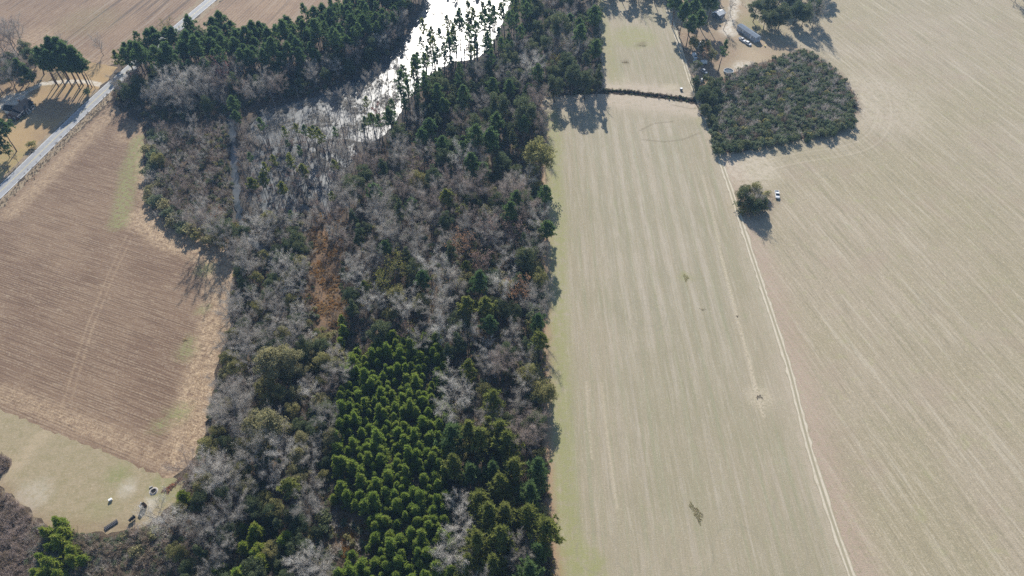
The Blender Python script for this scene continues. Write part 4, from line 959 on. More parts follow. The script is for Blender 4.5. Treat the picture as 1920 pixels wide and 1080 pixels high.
# central wood
zone([(690, 300), (760, 280), (860, 285), (960, 290), (1000, 320), (1012, 400), (1012, 470), (960, 480), (850, 480), (740, 470), (660, 460), (645, 400), (650, 340)], 8, 4.3,
     {'grey': (4, .55, .9), 'silver': (1.4, .55, .85), 'slim': (1.6, .7, 1), 'everlow': (3.4, .55, .95), 'ever': (1.6, .5, .75), 'column': (2.4, .6, .95), 'mauve': (1.2, .55, .85), 'pine': (2.2, .5, .75), 'olive': (1, .5, .8), 'pink': (.6, .6, .8), 'pale': (.5, .5, .7), 'rust': (.25, .5, .8)}, 'in the upper half of the central wood', 'upper central wood')
zone([(650, 470), (740, 475), (850, 485), (960, 485), (1008, 490), (1008, 560), (1005, 640), (960, 660), (860, 650), (760, 620), (690, 620), (655, 590)], 8, 4.3,
     {'grey': (3, .55, .85), 'silver': (1.6, .5, .8), 'slim': (1.4, .6, .9), 'everlow': (4.2, .5, .9), 'column': (2, .6, .9), 'mauve': (.8, .5, .75), 'olive': (2, .45, .8), 'pink': (.35, .5, .8), 'pine': (1.4, .45, .65), 'pine_o': (.7, .4, .6)}, 'in the lower half of the central wood', 'lower central wood')
zone([(850, 640), (960, 655), (1008, 640), (1008, 720), (1012, 800), (960, 800), (860, 790), (840, 720)], 7, 4.2,
     {'grey': (2.2, .45, .7), 'mauve': (1.4, .45, .7), 'everlow': (4, .5, .8), 'olive': (2.4, .45, .75), 'fpine': (1.6, .6, .9), 'silver': (.8, .5, .7), 'slim': (1, .5, .8), 'column': (1, .5, .8)}, 'between the young pine block and the hay field', 'wood beside the young pines')
zone([(630, 280), (690, 290), (650, 340), (645, 400), (655, 470), (650, 500), (625, 420), (610, 380), (640, 330)], 5, 3.6,
     {'grey': (3, .4, .75), 'slim': (2, .4, .75), 'mauve': (1.5, .4, .7), 'silver': (1, .4, .7), 'pink': (.4, .4, .6)}, 'between the swamp and the central wood', 'swamp edge trees')
zone([(440, 232), (470, 245), (465, 300), (475, 385), (500, 425), (520, 470), (500, 470), (462, 420), (450, 330)], 2, 2.2,
     {'brush_g': (3, .7, 1.2), 'brush': (2, .7, 1.2), 'slim': (2, .3, .5), 'mauve': (1, .25, .4), 'shrub_s': (1, .6, 1.1)}, 'along the right bank of the narrow stream', 'stream bank growth', lambda p: pdist(p[None], STREAM)[0] > 1.5)
zone([(800, 160), (845, 128), (905, 118), (940, 90), (965, 60), (985, 80), (960, 140), (900, 160), (830, 190), (790, 215)], 6, 3.4,
     {'everlow': (4, .45, .7), 'thin': (3, .6, 1.0), 'ever': (1.5, .45, .65), 'slim': (1.5, .5, .8), 'mauve': (1, .5, .7)}, 'at the near end of the bright water', 'trees at the near end of the bright water')
# marsh grass clearing edges
zone([(575, 400), (640, 390), (660, 470), (655, 590), (660, 630), (570, 620), (560, 520)], 1, 3.6, {'brush': (4, .5, 1.0), 'brush_g': (2, .5, .9), 'shrub_o': (1, .6, 1), 'snag': (1, .3, .6), 'slim': (1, .25, .4)}, 'in the orange marsh grass', 'marsh grass clearing')
# left bank
zone([(455, 420), (520, 400), (565, 420), (570, 520), (565, 610), (500, 640), (430, 640), (432, 560), (445, 490)], 5, 2.9,
     {'silver': (1.6, .4, .65), 'grey': (3, .4, .7), 'olive': (2.4, .35, .6), 'everlow': (4, .35, .65), 'slim': (1.2, .4, .7)}, 'along the narrow stream below the swamp', 'trees along the lower stream', nostream)
zone([(425, 640), (500, 630), (560, 620), (630, 630), (640, 720), (625, 800), (600, 900), (600, 960), (520, 970), (430, 900), (385, 850), (398, 760)], 5, 3.0,
     {'grey': (2.6, .4, .7), 'silver': (1.0, .35, .6), 'olive': (4, .35, .65), 'pale': (2.2, .35, .6), 'everlow': (4, .35, .65), 'mauve': (.5, .4, .6), 'slim': (.8, .4, .7)}, 'on the left side of the wood below the stream', 'left side of the wood')
zone([(345, 900), (430, 900), (520, 960), (590, 970), (610, 1100), (560, 1130), (380, 1130), (320, 1040), (330, 960)], 4, 3.0,
     {'everlow': (6, .4, .75), 'grey': (1.8, .4, .65), 'column': (1.2, .4, .7), 'olive': (1, .35, .55), 'brown': (1, .35, .6), 'bright': (1.2, .7, 1.2)}, 'in the dark bottom left part of the wood', 'bottom left wood')
zone([(570, 640), (640, 600), (660, 640), (640, 700), (625, 800), (620, 900), (640, 960), (600, 1000), (585, 900), (600, 800), (580, 720)], 2, 2.6,
     {'shrub_o': (3, .8, 1.5), 'shrub': (2, .8, 1.4), 'brush': (2, .8, 1.3), 'shrub_p': (1.5, .8, 1.3), 'young': (1, .5, .9), 'bright': (.8, .5, .9)}, 'along the left edge of the young pine block', 'left margin of the young pines')
# plantation of young pines
zone([(645, 670), (700, 640), (760, 625), (830, 640), (838, 720), (840, 820), (835, 900), (850, 1000), (850, 1130), (625, 1130), (640, 1050), (700, 1020), (690, 970), (645, 940), (628, 860), (635, 760)], 2.5, 1.72,
     {'young': (20, .55, 1.05), 'brush': (.8, .7, 1.1)}, 'in the dense block of young pines', 'young pine plantation', None, nearest_pine)
# bushy pines bottom right
zone([(850, 800), (940, 790), (1000, 850), (1012, 900), (1015, 960), (1025, 1040), (1030, 1130), (870, 1130), (870, 1040), (880, 960), (845, 900)], 6, 3.7,
     {'fpine': (8, .7, 1.02), 'fpine_d': (3, .65, .95), 'everlow': (.8, .5, .7), 'grey': (.7, .5, .7)}, 'in the bushy pine stand beside the hay field at the bottom', 'bushy pine stand')
# field edge
zone([(995, 300), (1010, 330), (1016, 470), (1010, 600), (1010, 700), (1012, 800), (1016, 900), (1020, 960), (1000, 960), (996, 700), (996, 470)], 2, 2.6,
     {'shrub': (2, 1, 1.8), 'shrub_o': (2.5, 1, 1.7), 'shrub_p': (1, 1, 1.6), 'everlow': (1, .3, .5), 'shrub_s': (1.5, 1, 1.7)}, 'at the right edge of the wood facing the hay field', 'shrubs along the hay field edge')
# bottom left brush
zone([(60, 985), (130, 985), (150, 1040), (140, 1100), (60, 1090), (55, 1020)], 2, 2.1, {'bright': (6, .6, 1.05), 'young': (2, .5, .9), 'brush': (1, .6, 1)}, 'in the patch of small pines below the grass clearing', 'small pines below the clearing')
zone([(455, 985), (540, 1010), (560, 1100), (440, 1130), (400, 1090), (430, 1040)], 2, 3.0, {'bright': (6, .65, 1.15), 'young': (1.5, .5, .9), 'brush': (2, .6, 1)}, 'in the loose patch of small pines near the bottom edge', 'small pines near the bottom edge')
zone([(150, 1000), (210, 1008), (265, 995), (310, 985), (340, 1040), (430, 1060), (420, 1130), (60, 1140), (150, 1080)], 1.5, 2.3,
     {'brush': (6, .7, 1.3), 'shrub_p': (1.2, .6, 1.1), 'shrub': (1.2, .6, 1.1), 'bright': (.5, .5, .8), 'brush_m': (2, .7, 1.2)}, 'in the brown brush below the grass clearing', 'brown brush below the clearing', None, False)
# scrub thicket by the homestead
zone([(1342, 278), (1332, 240), (1322, 205), (1335, 170), (1380, 140), (1430, 122), (1480, 106), (1508, 98), (1555, 132), (1585, 158), (1600, 188), (1598, 212), (1586, 236), (1555, 248), (1490, 256), (1430, 268), (1385, 280)], 1.5, 1.65,
     {'shrub_s': (6, .6, 1.1), 'shrub': (2.2, .6, 1.05), 'brush_g': (1.6, .8, 1.1), 'brush': (1.0, .7, 1.1), 'shrub_o': (.8, .7, 1.0)}, 'in the dense thicket beside the mobile home yard', 'thicket beside the yard')
zone([(1345, 284), (1336, 250), (1332, 225), (1340, 228), (1350, 270), (1400, 268), (1500, 250), (1560, 242), (1590, 215), (1600, 222), (1590, 240), (1560, 252), (1500, 260), (1400, 280)], 2, 2.4, {'shrub': (4, 1.0, 1.45), 'shrub_s': (3, 1.0, 1.4)}, 'along the lower rim of the thicket by the pasture', 'thicket rim')
zone([(1300, 120), (1318, 130), (1345, 160), (1340, 200), (1330, 240), (1318, 205), (1305, 175)], 3, 3.6, {'everlow': (3, .35, .6), 'shrub': (2, 1.2, 1.8)}, 'between the farm lane and the thicket', 'trees between lane and thicket')
# top edge trees
zone([(1135, -22), (1255, -22), (1262, -40), (1250, -130), (1130, -130)], 8, 5, {'pine': (2, .6, .8), 'ever': (2, .45, .7), 'grey': (2, .55, .75)}, 'along the top edge beyond the far hay field', 'trees beyond the far hay field')
zone([(1255, -10), (1330, -25), (1330, -90), (1255, -90)], 8, 5, {'pine': (3, .7, .9), 'ever': (1, .6, .8)}, 'behind the homestead at the top edge', 'trees behind the homestead')
zone([(1410, -20), (1540, -20), (1550, -100), (1410, -100)], 8, 5, {'ever': (3, .7, .9), 'everlow': (1, .8, 1), 'grey': (1, .6, .8)}, 'behind the grove at the top edge', 'trees behind the grove')
zone([(-60, 40), (20, 60), (60, 80), (66, 110), (40, 150), (-20, 170), (-80, 160)], 6, 4.4, {'grey': (3, .7, .95), 'mauve': (2, .7, .95), 'ever': (2, .5, .8), 'everlow': (2, .6, .8)}, 'in the grove behind the house at the left edge', 'grove behind the house')
zone([(1895, -15), (1935, -10), (1960, 40), (1935, 12)], 3, 3, {'grey': (2, .5, .7), 'everlow': (1, .4, .6)}, 'at the top right corner of the pasture', 'trees at the pasture corner')

# individuals first (largest in view), what is past 300 of a kind as stuff
def seen(p, pad):
    zc = p[1]*CP+(H-3)*SP; u = p[0]/zc*F+960; v = ((H-3)*CP-p[1]*SP)/zc*F+540
    return -pad < u < 1920+pad and -pad < v < 1080+pad
bykind = {}
for i, e in enumerate(PL):
    if e[4] is None: PL[i] = e = (*e[:4], LOOK[e[0]][5], e[5])
    bykind.setdefault(LOOK[e[0]][0], []).append((i < NHAND, e))
surplus = {}
for kind, lst in bykind.items():
    lst.sort(key=lambda q: (not q[0], math.hypot(q[1][1], q[1][2])))
    n = 0
    for hand, e in lst:
        lk, x, y, s, words, group = e; nm, cat, mk, pal, bark, _ = LOOK[lk]; vis = seen((x, y), 25)
        if not vis and not seen((x, y), 140): continue
        zb = float(ground_z(np.array([[x, y]]))[0]); zb = min(zb, 0)-.03
        if n >= 298 or not vis: surplus.setdefault((kind, lk), []).append((x, y, zb, s)); continue
        n += 1; vs = meshes(mk, pal, bark); tm, cm = vs[trng.integers(len(vs))]; rz = trng.uniform(0, 6.28); sc = s*np.array((trng.uniform(.9, 1.1), trng.uniform(.9, 1.1), trng.uniform(.92, 1.1)))
        tl = trng.normal(0, .03, 2)
        if tm is None or mk == 'young_pine' or cm is None:
            if mk == 'young_pine':
                key = ('yp', pal); 
                if key not in cache: cache[key] = joined(mk, pal, bark)
                cm = cache[key][trng.integers(len(cache[key]))]
            o = link(bpy.data.objects.new(nm, cm or tm))
        else:
            o = bpy.data.objects.new(nm, None); link(o)
            link(bpy.data.objects.new('trunk', tm), o); link(bpy.data.objects.new('crown', cm), o)
        o.location = (x, y, zb); o.rotation_euler = (tl[0], tl[1], rz); o.scale = sc
        tag(o, words, cat, group or None)
PLURAL = {'pine_tree': 'pine_wood', 'evergreen_tree': 'evergreen_wood', 'bare_tree': 'bare_wood', 'shrub': 'shrub_growth', 'bare_shrub': 'brush_growth', 'young_pine': 'young_pine_growth', 'dead_tree': 'dead_wood', 'autumn_tree': 'autumn_wood'}
for k, ((kind, lk), lst) in enumerate(surplus.items()):
    A = np.array(lst); _, cat, mk, pal, bark, words = LOOK[lk]
    scatter(PLURAL[kind], A[:, :2], [(mk, pal, bark)], 1, 1, 'farther plants of the wood, each a '+words, 'woodland', Z=A[:, 2], scales=A[:, 3], seed=500+k)
print('TREES', {k: len(v) for k, v in bykind.items()}, 'surplus', {k: len(v) for k, v in surplus.items()})

# ------------------------------------------------------------------ loose growth nobody could count
WOODS = [GP([(215, 150), (420, 140), (640, 110), (740, 60), (760, 90), (640, 170), (480, 195), (430, 230), (300, 230), (215, 190)]),
         GP([(740, 250), (800, 190), (930, 130), (1000, 60), (1125, 60), (1130, 172), (1010, 185), (1008, 300), (1008, 1080), (1020, 1120), (600, 1120), (640, 640), (640, 480), (690, 300)]),
         GP([(440, 410), (580, 400), (600, 640), (640, 640), (620, 1120), (330, 1120), (320, 990), (350, 900), (380, 850), (398, 760), (430, 640), (436, 560)]),
         GP([(285, 250), (430, 235), (440, 400), (420, 440), (300, 390)])]
wr = np.random.default_rng(9); U = []
for p in WOODS:
    a = abs(sum(p[i][0]*p[i-1][1]-p[i-1][0]*p[i][1] for i in range(len(p))))/2; U.append(fill(p, int(a/2.4), wr))
U = np.vstack(U); U = U[~inside(U, POND)]; U = U[pdist(U, STREAM) > 1.25]
SW = fill(SWAMP, 350, wr); scatter('undergrowth', SW, [('brush', 'bare_grey', None), ('brush', 'bare_purple', None)], .35, .8, 'grey leafless brush standing in the flooded swamp', 'undergrowth', seed=30)
j = wr.permutation(len(U)); h1 = int(len(U)*.5)
scatter('undergrowth', U[j[:h1]], [('brush', 'bare_brown', None), ('brush', 'bare_grey', None), ('brush', 'bare_brown', None)], .4, .95, 'brown and grey leafless brush covering the floor of the wood', 'undergrowth', seed=31)
scatter('undergrowth', U[j[h1:]], [('shrub', 'ever_dark', None), ('shrub', 'scrub', None), ('shrub', 'ever_olive', None)], .4, .95, 'small green bushes covering the floor of the wood', 'undergrowth', seed=32)
MG = GP([(590, 400), (645, 390), (662, 470), (656, 560), (660, 625), (565, 620), (555, 540), (568, 470)])
mgp = fill(MG, 3600, wr); mgk = np.sin(mgp[:, 0]*.7+2*np.sin(mgp[:, 1]*.25))+np.sin(mgp[:, 1]*.5+1.3*np.sin(mgp[:, 0]*.4))+wr.normal(0, .5, len(mgp)); mgp = mgp[mgk > -.5]
scatter('marsh_grass', mgp, [('marsh', 'orange_grass', None), ('marsh', 'straw', None), ('marsh', 'bare_brown', None), ('marsh', 'orange_grass', None)], .4, .8, 'orange brown tufted marsh grass filling the clearing in the wood', 'marsh grass', seed=33)
scatter('marsh_grass', fill(GP([(640, 970), (690, 985), (695, 1030), (640, 1050)]), 300, wr), [('marsh', 'orange_grass', None)], .5, .9, 'orange brown grass in the small gap at the bottom of the young pines', 'marsh grass', seed=34)
PM = GP([(470, 250), (490, 210), (560, 195), (640, 165), (700, 140), (745, 120), (755, 170), (730, 225), (680, 255), (600, 270), (500, 275)])
pm = fill(PM, 3600, wr); pm = pm[inside(pm, POND)]; 
kk = np.sin(pm[:, 0]*.35+2*np.sin(pm[:, 1]*.2))+np.sin(pm[:, 1]*.4+1.3*np.sin(pm[:, 0]*.17))+wr.normal(0, .6, len(pm)); pm = pm[kk > .3]
scatter('marsh_grass', pm, [('marsh', 'marsh', None)], .6, 1.2, 'pale dead grass tufts standing in the flooded marsh', 'marsh grass', Z=np.full(len(pm), -.2), seed=35)
bw = fill(GP([(745, 95), (800, 0), (900, -60), (960, -20), (930, 80), (850, 115), (790, 140), (740, 150)]), 700, wr); bk = np.sin(bw[:, 0]*.3+1.5*np.sin(bw[:, 1]*.15))+wr.normal(0, .5, len(bw)); bw = bw[bk > .75]
scatter('marsh_grass', bw, [('brush', 'bare_grey', None), ('marsh', 'bare_brown', None)], .5, .9, 'dark tufts breaking the surface of the bright water', 'marsh grass', Z=np.full(len(bw), -.2), seed=36)
# ditch weeds
dl = densify(DITCH, .35); dn = np.stack([-np.gradient(dl, axis=0)[:, 1], np.gradient(dl, axis=0)[:, 0]], 1); dn = unit(dn)
dp_ = np.vstack([dl+dn*wr.normal(k, .25, (len(dl), 1)) for k in (1.2, -.9)])
scatter('ditch_weeds', dp_, [('brush', 'bare_brown', None), ('shrub', 'ever_dark', None)], .25, .55, 'dark weeds lining the narrow ditch across the hay field', 'weeds', Z=ground_z(dp_), seed=37)
# straw and residue on the corn field's edges, weedy corner
def along(line, n, wid):
    d = densify(line, .5); return d[wr.integers(0, len(d), n)]+wr.normal(0, wid, (n, 2))
ER = along(EDGE_R+np.array([-4.5, 0]), 3000, 2.0)
ER = np.vstack([ER, along(GP([(430, 475), (385, 465), (330, 450), (292, 420)]), 700, 1.6), along(GP([(0, 737), (100, 777), (200, 817), (320, 870)]), 900, 1.6)]); ER = ER[inside(ER, CORN)]
scatter('straw_litter', ER, [('tuft', 'straw', None)], .1, .24, 'tan flattened straw along the edges of the corn field', 'straw', seed=38)
WD = np.vstack([fill(GP([(-60, 890), (0, 916), (58, 964), (90, 994), (60, 1060), (60, 1120), (-60, 1120)]), 1100, wr), fill(GP([(-40, 842), (18, 860), (20, 872), (0, 892), (-40, 870)]), 120, wr)])
scatter('dry_weeds', WD, [('brush', 'bare_brown', None), ('brush', 'bare_purple', None), ('tuft', 'straw', None)], .35, .75, 'brown dry weeds at the lower left corner below the clearing', 'weeds', seed=39)
BB = fill(GP([(60, 985), (150, 1000), (210, 1008), (265, 995), (310, 985), (345, 1040), (430, 1060), (420, 1130), (40, 1140)]), 1500, wr)
scatter('dry_weeds', BB, [('brush', 'bare_brown', None), ('brush', 'bare_grey', None), ('shrub', 'scrub', None)], .4, .8, 'brown tangled brush below the grass clearing', 'weeds', seed=40)
VG = np.vstack([along(ROAD[1:5]+np.array([5.0, 0]), 900, 1.2), along(np.vstack([SCRUB, SCRUB[:1]]), 900, .6)])
scatter('dry_weeds', VG, [('brush', 'bare_brown', None), ('tuft', 'straw', None)], .1, .25, 'thin brown weeds beside the road and thicket', 'weeds', seed=41)
EL = along(LEFT_EDGE[:-1]+np.array([.3, 0]), 900, .7)
scatter('dry_weeds', EL, [('brush', 'bare_brown', None), ('shrub', 'ever_olive', None), ('tuft', 'orange_grass', None)], .25, .6, 'rusty weeds along the edge between wood and hay field', 'weeds', seed=42)
TF = fill(SCRUB, 900, wr)
scatter('undergrowth', TF, [('shrub', 'scrub', None), ('brush', 'bare_grey', None), ('shrub', 'ever_dark', None)], .6, 1.1, 'grey green tangle filling the thicket beside the yard', 'undergrowth', seed=43)


# ------------------------------------------------------------------ built things (the place is modelled at about three quarters of life size)
K = .76
WHITE = plain('white_paint', (.78, .78, .77), .45, .5, var=.04); CREAM = plain('cream_siding', (.62, .60, .55), .6, .3, var=.05); GLASS = plain('dark_glass', (.02, .025, .03), .12, .7, var=.1)
RUBBER = plain('rubber', (.025, .025, .026), .8, .2); STEEL = plain('galvanised_steel', (.42, .44, .46), .45, .5, .3); WOODM = plain('grey_wood', (.22, .19, .16), .8, .2, var=.25)
BLACK = plain('black_metal', (.018, .018, .02), .5, .4); STONE = plain('pale_stone', (.46, .43, .39), .85, .2, var=.2); CHAR = plain('charcoal', (.02, .018, .018), .95, .1); BRICK = plain('brown_brick', (.20, .12, .085), .85, .2, var=.25)
def shingle(name, a, b):
    t = NT(name); w = t.n('ShaderNodeTexBrick'); t.put(w.inputs['Vector'], t.map(scale=(1, 1, 1))); w.inputs['Scale'].default_value = 1.3; w.inputs['Mortar Size'].default_value = .03
    w.inputs['Color1'].default_value = (*a, 1); w.inputs['Color2'].default_value = (*b, 1); w.inputs['Mortar'].default_value = (*[x*.55 for x in a], 1)
    return t.diffuse(t.mix(t.ramp(t.noise(.6, 4, .7), .4, .7), w.outputs[0], b), rough=.95, spec=.05)
ROOFD = shingle('dark_shingles', (.028, .030, .036), (.038, .040, .047)); BRICKW = shingle('dark_brick_wall', (.13, .085, .07), (.10, .065, .055))
t_ = NT('ribbed_metal'); w_ = t_.n('ShaderNodeTexWave', wave_type='BANDS', bands_direction='X'); t_.put(w_.inputs[0], t_.co); w_.inputs['Scale'].default_value = .42
c_ = t_.mix(t_.ramp(t_.noise(.5, 4, .7), .35, .65), (.165, .205, .26), (.14, .175, .22)); c_ = t_.mix(t_.ramp(w_.outputs['Fac'], .9, 1), c_, (.22, .23, .25)); RIB = t_.diffuse(c_, t_.bump(w_.outputs['Fac'], .5, .04), rough=.8, spec=.12)
WHITEROOF = plain('white_roof', (.80, .79, .76), .6, .3, var=.06); WALLG = plain('blue_grey_siding', (.36, .40, .45), .6, .3, var=.06)

def gable(mb, x0, x1, y0, y1, ze, zr, th=.14, oh=.35):
    """solid gable roof, ridge along x"""
    x0 -= oh; x1 += oh; ym = (y0+y1)/2; sl = (zr-ze)/((y1-y0)/2); y0 -= oh; y1 += oh; z0 = ze-oh*sl
    P = [(x0, y0, z0), (x0, ym, zr), (x0, y1, z0), (x0, y0, z0-th), (x0, ym, zr-th), (x0, y1, z0-th)]; P += [(x1, y, z) for _, y, z in P]
    mb.poly(P, [(0, 6, 7, 1), (1, 7, 8, 2), (3, 4, 10, 9), (4, 5, 11, 10), (0, 1, 4, 3), (1, 2, 5, 4), (6, 9, 10, 7), (7, 10, 11, 8), (0, 3, 9, 6), (2, 8, 11, 5)])
def gwall(mb, x0, x1, y0, y1, ze, zr):
    ym = (y0+y1)/2; P = [(x0, y0, 0), (x0, y1, 0), (x0, y1, ze), (x0, ym, zr), (x0, y0, ze)]; P += [(x1, y, z) for _, y, z in P]
    mb.poly(P, [(0, 4, 3, 2, 1), (5, 6, 7, 8, 9), (0, 5, 9, 4), (1, 2, 7, 6), (2, 3, 8, 7), (3, 4, 9, 8), (0, 1, 6, 5)])
def window(root, c, w, h, nrm, frame=WHITE, name='window'):
    """frame with a sunk pane; nrm 'x+','x-','y+','y-'"""
    d = .07; ax = nrm[0]; s = 1 if nrm[1] == '+' else -1
    def B(m, off, ww, hh, dz, dep):
        cc = list(c); cc[2] += dz
        if ax == 'y': cc[0] += off; cc[1] += s*dep/2; m.box(cc, (ww, dep, hh))
        else: cc[1] += off; cc[0] += s*dep/2; m.box(cc, (dep, ww, hh))
    f = MB()
    for sg in (-1, 1): B(f, sg*(w/2-.05), .10, h, 0, d); B(f, 0, w-.2, .10, sg*(h/2-.05), d)
    B(f, 0, .05, h-.2, 0, d*.8); fo = f.build(name, frame, root)
    p = MB(); B(p, 0, w-.2, h-.2, 0, d*.4); p.build('pane', GLASS, fo); return fo
def put_root(name, x, y, rz, label, cat, s=K, group=None, z=.03):
    o = empty(name, (x, y, z), rz, s); return tag(o, label, cat, group)

# brick ranch house ------------------------------------------------------
h = put_root('house', -207.5, 248.4, math.atan2(.988, .155), 'low brick house with a dark shingle roof on the tan lawn by the road', 'house')
m = MB(); gwall(m, -3.2, 7.1, -3.5, 3.5, 2.7, 4.75); m.build('wall', BRICKW, h); m = MB(); gwall(m, -7.1, -3.203, -3.3, 3.3, 2.45, 4.15); m.build('wall', BRICKW, h)
m = MB(); gable(m, -3.2, 7.1, -3.5, 3.5, 2.75, 4.95); ro = m.build('roof', ROOFD, h); m = MB(); gable(m, -6.9, -3.6, -3.3, 3.3, 2.5, 4.3); m.build('roof', ROOFD, h)
m = MB(); m.box((3.4, .9, 5.0), (.7, .7, 1.6)); m.build('chimney', BRICK, ro)
m = MB(); gw = MB(); 
for P in [(-1.2, 4.2)]:
    gwall(m, 3.51, 8.3, -2.4, 2.4, 2.4, 3.9)
wg = m.build('garage_wall', CREAM, h); m = MB(); gable(m, 3.6, 8.3, -2.4, 2.4, 2.45, 4.05); gr = m.build('garage_roof', ROOFD, h)
for q in (wg, gr): q.rotation_euler = (0, 0, math.pi/2); q.location = (.4, 0, 0)
for x in (-5.8, -4.4, -1.8, .2, 4.2, 5.9): window(h, (x, -3.5 if x > -3.2 else -3.3, 1.55), 1.0, 1.35, 'y-')
window(h, (-7.1, -1.4, 1.5), 1.0, 1.2, 'x-'); window(h, (-7.1, 1.4, 1.5), 1.0, 1.2, 'x-')
m = MB(); m.box((2.2, -3.53, 1.08), (.95, .06, 2.1)); d = m.build('door', WHITE, h); m = MB(); m.box((2.55, -3.58, 1.05), (.05, .05, .12)); m.build('handle', STEEL, d)
m = MB(); m.box((2.2, -4.3, .12), (6.5, 1.5, .24)); m.build('porch_floor', STONE, h); m = MB(); m.box((2.2, -4.4, 2.66), (6.9, 1.7, .12)); m.build('porch_roof', ROOFD, h)
for x in (-.9, 1.1, 3.3, 5.3):
    m = MB(); m.box((x, -4.9, 1.42), (.16, .16, 2.36)); m.build('porch_post', WHITE, h)
m = MB(); m.box((1.95, -3.905, 2.585), (10.9, .05, .16)); m.build('fascia', WHITE, h); m = MB(); m.box((-5.2, -3.705, 2.30), (3.9, .05, .16)); m.build('fascia', WHITE, h)
# foundation bushes
for i, (dx, dy) in enumerate([(-6.5, -4.6), (-5.0, -4.5), (-3.6, -4.6), (6.3, -4.6), (7.8, -3.6), (-8.3, -1.5), (-8.4, 1.0)]):
    a = math.atan2(.988, .155); x = -207.5+K*(dx*math.cos(a)-dy*math.sin(a)); y = 248.4+K*(dx*math.sin(a)+dy*math.cos(a)); ms = meshes('shrub', 'ever_dark', None)
    o = link(bpy.data.objects.new('shrub', ms[i % 5][1])); o.location = (x, y, 0); o.scale = (.45, .45, .5); o.rotation_euler = (0, 0, i); tag(o, 'small clipped bush against the wall of the brick house', 'shrub', 'bushes along the house wall')

# mobile home ------------------------------------------------------------
mh = put_root('mobile_home', 115.0, 314.2, math.atan2(-.9, .44), 'long blue grey mobile home with a ribbed metal roof and one cross seam', 'mobile home')
m = MB(); m.box((0, 0, .35), (18.2, 4.0, .7)); m.build('skirting', WOODM, mh); m = MB(); P = None; gwall(m, -9.2, 9.2, -2.1, 2.1, 3.1, 3.72); w = m.build('wall', WALLG, mh); w.scale = (1, 1, 1); w.location = (0, 0, .02)
m = MB(); gable(m, -9.2, 4.0, -2.1, 2.1, 3.2, 3.86, .1, .12); m.build('roof', RIB, mh); m = MB(); gable(m, 4.25, 9.2, -2.1, 2.1, 3.2, 3.86, .1, .12); m.build('roof', RIB, mh)
m = MB(); gable(m, 3.9, 4.35, -2.13, 2.13, 3.13, 3.80, .08, .1); m.build('roof_seam', BLACK, mh)
for x in (-7.6, -4.8, -1.6, 2.2, 6.2, 8.1): window(mh, (x, -2.1, 2.0), .95, 1.0, 'y-')
window(mh, (9.2, 0, 2.05), 1.3, 1.0, 'x+')
for x in (-3.2, 4.6):
    m = MB(); m.box((x, -2.13, 1.75), (.9, .06, 2.0)); d = m.build('door', WHITE, mh); m = MB(); m.box((x+.3, -2.18, 1.7), (.05, .05, .1)); m.build('handle', STEEL, d)
m = MB(); m.box((-3.2, -3.0, .62), (2.4, 1.7, .1)); dk = m.build('deck', WOODM, mh)
for x in (-4.3, -2.1):
    m = MB(); m.box((x, -3.75, .75), (.1, .1, 1.5)); m.build('deck_post', WOODM, dk)
for k in range(3):
    m = MB(); m.box((-3.2, -4.0-.28*k, .45-.17*k), (1.1, .28, .1)); m.build('step', WOODM, mh)
# cottage with a white roof ----------------------------------------------
ct = put_root('cottage', 104.4, 333.2, math.radians(38), 'small cottage with shade darkened walls and a bright white roof under pines', 'house')
m = MB(); gwall(m, -3.2, 3.2, -2.7, 2.7, 2.9, 4.0); m.build('wall', plain('shade_dark_siding', (.11, .13, .15), .7, .3), ct); m = MB(); gable(m, -3.2, 3.2, -2.7, 2.7, 2.98, 4.12); m.build('roof', WHITEROOF, ct)  # wall colour is darkened to stand in for shade on the cottage
for x in (-1.9, 1.9): window(ct, (x, -2.7, 1.6), .9, 1.1, 'y-')
window(ct, (-3.2, 1.2, 1.6), .9, 1.1, 'x-'); m = MB(); m.box((0, -2.73, 1.05), (.9, .06, 2.05)); d = m.build('door', WHITE, ct); m = MB(); m.box((.3, -2.78, 1.0), (.05, .05, .1)); m.build('handle', STEEL, d)
sh = put_root('shed', *G(1311, 88)[:2], math.radians(20), 'pale roofed shed half hidden under the spreading olive tree', 'shed')
m = MB(); gwall(m, -2.3, 2.3, -1.7, 1.7, 2.3, 3.0); m.build('wall', CREAM, sh); m = MB(); gable(m, -2.3, 2.3, -1.7, 1.7, 2.36, 3.1); m.build('roof', WHITEROOF, sh); m = MB(); m.box((0, -1.73, 1.0), (1.6, .06, 2)); d = m.build('door', WOODM, sh); m = MB(); m.box((.6, -1.78, 1.0), (.05, .05, .12)); m.build('handle', STEEL, d)

